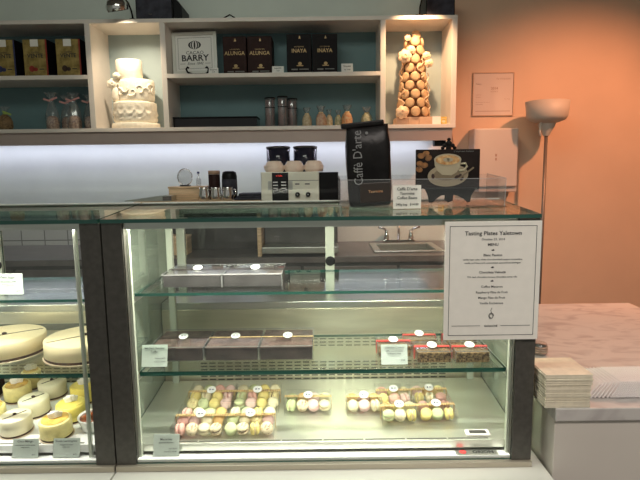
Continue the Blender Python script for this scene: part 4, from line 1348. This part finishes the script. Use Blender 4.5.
cheesecake(-1.012, 1.600, 'large cream cheesecake with a coffee bean, on the left of the shelf', R(35))
cheesecake(-0.748, 1.582, 'large cream cheesecake with a coffee bean, beside the dark post', R(40))
price_card(-0.837, 1.362, 0.6672, 0.072, 0.052, 'pale price card reading Coco Mango in front of the white cakes', [('Coco Mango', 0.0085, 0, 0.043, 'CENTER'), ('white chocolate coconut mousse', 0.0042, 0, 0.034, 'CENTER'), ('mango passion', 0.0042, 0, 0.028, 'CENTER'), ('$5.75', 0.0045, 0.030, 0.008, 'RIGHT')], 'price cards inside the display cases', 15)
price_card(-0.722, 1.362, 0.6672, 0.074, 0.052, 'pale price card reading Exotic Lemongrass beside the dark post', [('Exotic Lemongrass', 0.0080, 0, 0.043, 'CENTER'), ('pineapple lemongrass', 0.0042, 0, 0.034, 'CENTER'), ('vanilla cream', 0.0042, 0, 0.028, 'CENTER'), ('$5.75', 0.0045, 0.030, 0.008, 'RIGHT')], 'price cards inside the display cases', 15)
price_card(-0.905, 1.470, 1.1085, 0.082, 0.062, 'pale price card on the upper glass shelf of the left case', [('Plaisir Royal', 0.0085, 0, 0.050, 'CENTER'), ('hazelnut mousse, praline', 0.0050, 0, 0.038, 'CENTER'), ('chocolate cream', 0.0050, 0, 0.029, 'CENTER'), ('$5.75', 0.005, 0.034, 0.010, 'RIGHT')], 'price cards inside the display cases', 2)

# ------------------------------------------------------------------ menu on the glass
r = thing('menu_sheet', (0.4405, 1.325, 1.006), 'framed paper menu headed Tasting Plates Yaletown on the case glass', 'menu')
PW, PH = 0.124, 0.314
MB().box(-PW, PW, 0.0008, 0.002, 0, PH).build('paper', 'menu_paper', r)
MB().box(-PW - 0.002, PW + 0.002, 0.0024, 0.0040, -0.002, PH + 0.002).build('acrylic_sleeve', 'acrylic', r)
mb = MB()
ib = 0.012
for a in ((-PW + ib, PW - ib, ib, ib + .0012), (-PW + ib, PW - ib, PH - ib - .0012, PH - ib), (-PW + ib, -PW + ib + .0012, ib, PH - ib), (PW - ib - .0012, PW - ib, ib, PH - ib)):
    mb.box(a[0], a[1], 0.0, 0.0009, a[2], a[3])
mb.box(-0.103, -0.028, 0, 0.0009, 0.0375, 0.0385).box(0.026, 0.103, 0, 0.0009, 0.0375, 0.0385)
for z in (0.236, 0.191, 0.155):
    mb.disc(0, z + 0.0025, 0.0042, 0.0016, 0, 0.0009, 10).disc(0.001, z + 0.0035, 0.0018, 0.0018, 0, 0.0009, 8)
mb.build('printed_border', 'ink', r)
mb = MB()
for tx, sz, z, b in (('Tasting Plates Yaletown', 0.0148, 0.278, .0004), ('October 23, 2014', 0.0080, 0.2645, 0), ('MENU', 0.0098, 0.250, .0003), ('Blanc Passion', 0.0088, 0.223, .0002),
                     ('vanilla bean cake, white chocolate-black pepper mousseline,', 0.0062, 0.2125, 0), ('vanilla and lime-curd, caramelized, passionfruit meringue', 0.0062, 0.2035, 0),
                     ('Chocolate Velouté', 0.0088, 0.178, .0002), ('72% dark chocolate mousse, chocolate-cocoa nibs', 0.0062, 0.1665, 0),
                     ('Coffee Macaron', 0.0084, 0.1400, 0), ('Raspberry Pâte de Fruit', 0.0084, 0.1250, 0), ('Mango Pâte de Fruit', 0.0084, 0.1105, 0), ('Vanilla Enchérisse', 0.0084, 0.0960, 0), ('GANACHE', 0.0072, 0.0350, .0002)):
    mb.text(tx, sz, 0, z, 0.0003, bold=b * 0.5 + 0.00004, sx=1.03)
mb.build('lettering', 'ink', r)
pts = [(0.007 * math.cos(a) * (1 - a / 22), 0, 0.064 + 0.009 * math.sin(a) * (1 - a / 22)) for a in [k * 0.42 for k in range(28)]]
MB().tube(pts, 0.0007, 5).tube([(0.001, 0, 0.072), (-0.001, 0, 0.080), (0.002, 0, 0.086)], 0.0006, 5).build('logo', 'ink', r)

# ------------------------------------------------------------------ on top of the right case
TG = GT + 0.0006


def on_top(o, y, up=0.0):
    o.location.y = y - up * math.sin(SLOPE)
    o.location.z = topz(y) + 0.0006 + up
    o.rotation_euler = (SLOPE, 0, 0)

AX0, AX1, AY0, AY1 = 0.052, 0.518, 1.470, 1.640
r = r_tray = thing('acrylic_tray', ((AX0 + AX1) / 2, AY0, TG), 'clear open acrylic tray on the case top holding coffee bag and picture', 'tray')
hw = (AX1 - AX0) / 2
ah = 0.080
dd = AY1 - AY0
MB().box(-hw, hw, 0, dd, 0, 0.003).build('bottom', 'acrylic', r)
MB().box(-hw, hw, 0, 0.003, 0.0032, ah).build('front_wall', 'acrylic', r)
MB().box(-hw, hw, dd - 0.003, dd, 0.0032, ah).build('back_wall', 'acrylic', r)
for a in (-hw, hw - 0.003):
    MB().box(a, a + 0.003, 0.0032, dd - 0.0032, 0.0032, ah).build('end_wall', 'acrylic', r)
MB().box(-hw, hw, 0, 0.0015, ah, ah + 0.0012).box(-hw, -hw + 0.0015, -0.0012, 0, 0.0, ah + 0.0012).box(hw - 0.0015, hw, -0.0012, 0, 0.0, ah + 0.0012) \
    .box(-hw, -hw + 0.0015, 0.0015, dd, ah, ah + 0.0012).box(hw - 0.0015, hw, 0.0015, dd, ah, ah + 0.0012).build('bright_edge_lines', 'edge_light', r)  # hazy pale bars paint the bright lines along the clear edges
r_card = price_card(0.238, 1.452, TG, 0.078, 0.066, 'cream price card for coffee beans leaning on the acrylic tray', [('Caffè D\'arte', 0.0115, 0, 0.052, 'CENTER'), ('Taormina', 0.0105, 0, 0.040, 'CENTER'), ('Coffee Beans', 0.0105, 0, 0.028, 'CENTER'), ('340g bag   $14.00', 0.0088, 0, 0.010, 'CENTER')], None, 6, 'menu_paper', stand=False)

on_top(r_card, 1.448)
on_top(r_tray, AY0)

# coffee bag
r = thing('coffee_bag', (0.140, 1.560, TG + 0.0042), 'tall black coffee bag lettered in white standing in the acrylic tray', 'bag')
Mb = Matrix.Rotation(R(-2.5), 4, 'Y')
prof = [(0.0, 0.057, 0.028), (0.006, 0.060, 0.033), (0.05, 0.062, 0.038), (0.12, 0.0635, 0.040), (0.17, 0.062, 0.036), (0.205, 0.060, 0.026), (0.222, 0.0585, 0.016), (0.228, 0.0585, 0.012)]
bm_ = MB()
rings = []
for z, a, b in prof:
    ring = []
    for k in range(40):
        q = 2 * PI * k / 40
        ex = 0.42
        x = a * math.copysign(abs(math.cos(q)) ** ex, math.cos(q))
        y = b * math.copysign(abs(math.sin(q)) ** ex, math.sin(q))
        w_ = 0.0016 * math.sin(z * 70 + k * 0.9)
        ring.append(bm_.bm.verts.new((x + (w_ if z > 0.01 else 0), y - w_, z)))
    rings.append(ring)
for a, b in zip(rings, rings[1:]):
    for k in range(40):
        f = bm_.bm.faces.new((a[k], a[(k + 1) % 40], b[(k + 1) % 40], b[k]))
        f.smooth = True
bm_.bm.faces.new(rings[0][::-1])
bm_.bm.faces.new(rings[-1])
bm_.tf(Mb).build('bag_body', 'bag_black', r)
MB().box(-0.061, 0.059, -0.020, 0.016, 0.222, 0.237, 0.004).tf(Mb @ Matrix.Rotation(R(-3), 4, 'Y')).build('folded_top', 'bag_black', r)
mb = MB()
n = 24
M2 = []
MB().box(-0.030, 0.056, -0.0425, -0.0385, 0.012, 0.068, 0.002).tf(Mb).build('lower_panel', 'bag_grey', r)
MB().text("Caffè D'arte", 0.036, -0.020, 0.062, -0.0430, 'LEFT', R(90), sx=0.85).tf(Mb).build('lettering', 'bag_text', r)
MB().text('Taormina', 0.0105, 0.014, 0.040, -0.0440, bold=0.0002).tf(Mb).build('name_lettering', 'candy_orange', r)
MB().lathe([(0.004, 0), (0.004, 0.002)], 14, m=Mb @ Matrix.Translation((-0.004, -0.030, 0.205)) @ Matrix.Rotation(PI / 2, 4, 'X')).build('valve', 'bag_text', r)

on_top(r, 1.512, 0.0042)

# picture on its easel
r = thing('picture_easel', (0.369, 1.600, TG + 0.0042), 'ornate black easel with three curved feet in the acrylic tray', 'easel')
out = [(-0.075, 0.058), (-0.062, 0.030), (-0.058, 0.004), (-0.046, 0.004), (-0.040, 0.014), (-0.024, 0.027), (-0.010, 0.030), (-0.010, 0.012), (0.0, 0.004), (0.014, 0.010), (0.016, 0.030), (0.030, 0.026), (0.050, 0.014), (0.060, 0.003), (0.068, 0.006), (0.070, 0.026), (0.082, 0.048), (0.088, 0.058)]
MB().prism([(x, z) for x, z in out], -0.012, -0.004).build('front_feet', 'black_iron', r)
MB().box(-0.075, 0.088, -0.030, -0.004, 0.050, 0.056, 0.002).build('ledge', 'black_iron', r)
MB().box(-0.008, 0.008, 0.002, 0.008, 0.030, 0.196, 0.001).build('spine', 'black_iron', r)
mb = MB()
for dx, dz, q in ((0, 0.203, 0.010), (-0.012, 0.196, 0.007), (0.012, 0.196, 0.007), (0, 0.216, 0.006), (-0.018, 0.188, 0.006), (0.018, 0.188, 0.006)):
    mb.ball((dx, 0.004, dz), q, 0.004, q)
mb.build('finial', 'black_iron', r)
on_top(r, 1.530, 0.0042)
r.scale = (0.95, 1.0, 0.85)
r = thing('coffee_picture', (0.366, 1.578, TG + 0.0600), 'framed picture of a latte cup on its saucer, resting on black easel', 'picture')
Mp = Matrix.Rotation(R(-4), 4, 'X')
MB().box(-0.100, 0.095, 0, 0.008, 0, 0.125, 0.001).tf(Mp).build('board', 'print_black', r)
pr_ = MB().disc(-0.002, 0.042, 0.062, 0.036, -0.0010, 0.0005, 36, R(4)).tf(Mp).build('saucer_print', 'print_white', r)
MB().disc(-0.006, 0.046, 0.040, 0.020, -0.0014, 0.0, 30, R(4)).tf(Mp).build('saucer_shadow_print', 'print_shade', r)
cup = [(-0.045, 0.094), (-0.043, 0.074), (-0.034, 0.056), (-0.020, 0.044), (0.008, 0.042), (0.024, 0.052), (0.034, 0.068), (0.037, 0.094)]
MB().prism(cup[::-1], -0.0022, -0.0012).tf(Mp).build('cup_print', 'print_cup', r)
MB().disc(-0.004, 0.092, 0.0415, 0.019, -0.0028, -0.0020, 32).tf(Mp).build('cup_rim_print', 'print_cup', r)
MB().disc(-0.004, 0.091, 0.0365, 0.0155, -0.0034, -0.0026, 32).tf(Mp).build('coffee_print', 'print_coffee', r)
MB().disc(-0.008, 0.092, 0.010, 0.0065, -0.0039, -0.0032, 20).disc(0.002, 0.092, 0.010, 0.0065, -0.0039, -0.0032, 20).tf(Mp).build('latte_heart_print', 'print_cup', r)
MB().tube([(0.034, -0.002, 0.078), (0.050, -0.002, 0.080), (0.055, -0.002, 0.070), (0.046, -0.002, 0.058), (0.030, -0.002, 0.056)], 0.0035, 8).tf(Mp).build('handle_print', 'print_cup', r)
mb = MB()
for x, z in ((-0.085, 0.105), (-0.070, 0.112), (-0.088, 0.080), (-0.074, 0.075), (-0.062, 0.098), (-0.090, 0.062)):
    mb.disc(x, z, 0.011, 0.009, -0.0008, 0.0005, 10, x * 40)
mb.tf(Mp).build('flower_print', 'print_flower', r)
mb = MB()
for x, z in ((0.024, 0.036), (0.034, 0.040), (0.040, 0.032), (-0.048, 0.040)):
    mb = MB().disc(x, z, 0.008, 0.005, -0.0024, -0.0012, 12, x * 30)
    mb.tf(Mp).build('bean_print', 'bean', r)
mb = MB()
mb.mbox(Mp @ Matrix.Translation((0.052, -0.0028, 0.048)) @ Matrix.Rotation(R(-38), 4, 'Y'), 0.060, 0.0012, 0.005)
mb.build('spoon_print', 'print_shade', r)
MB().text("L'espresso italiano", 0.0075, 0.045, 0.116, -0.0012, sx=1.1).tf(Mp).build('print_lettering', 'ink_grey', r)

on_top(r, 1.508, 0.0495)
r.scale = (0.94, 1.0, 0.89)
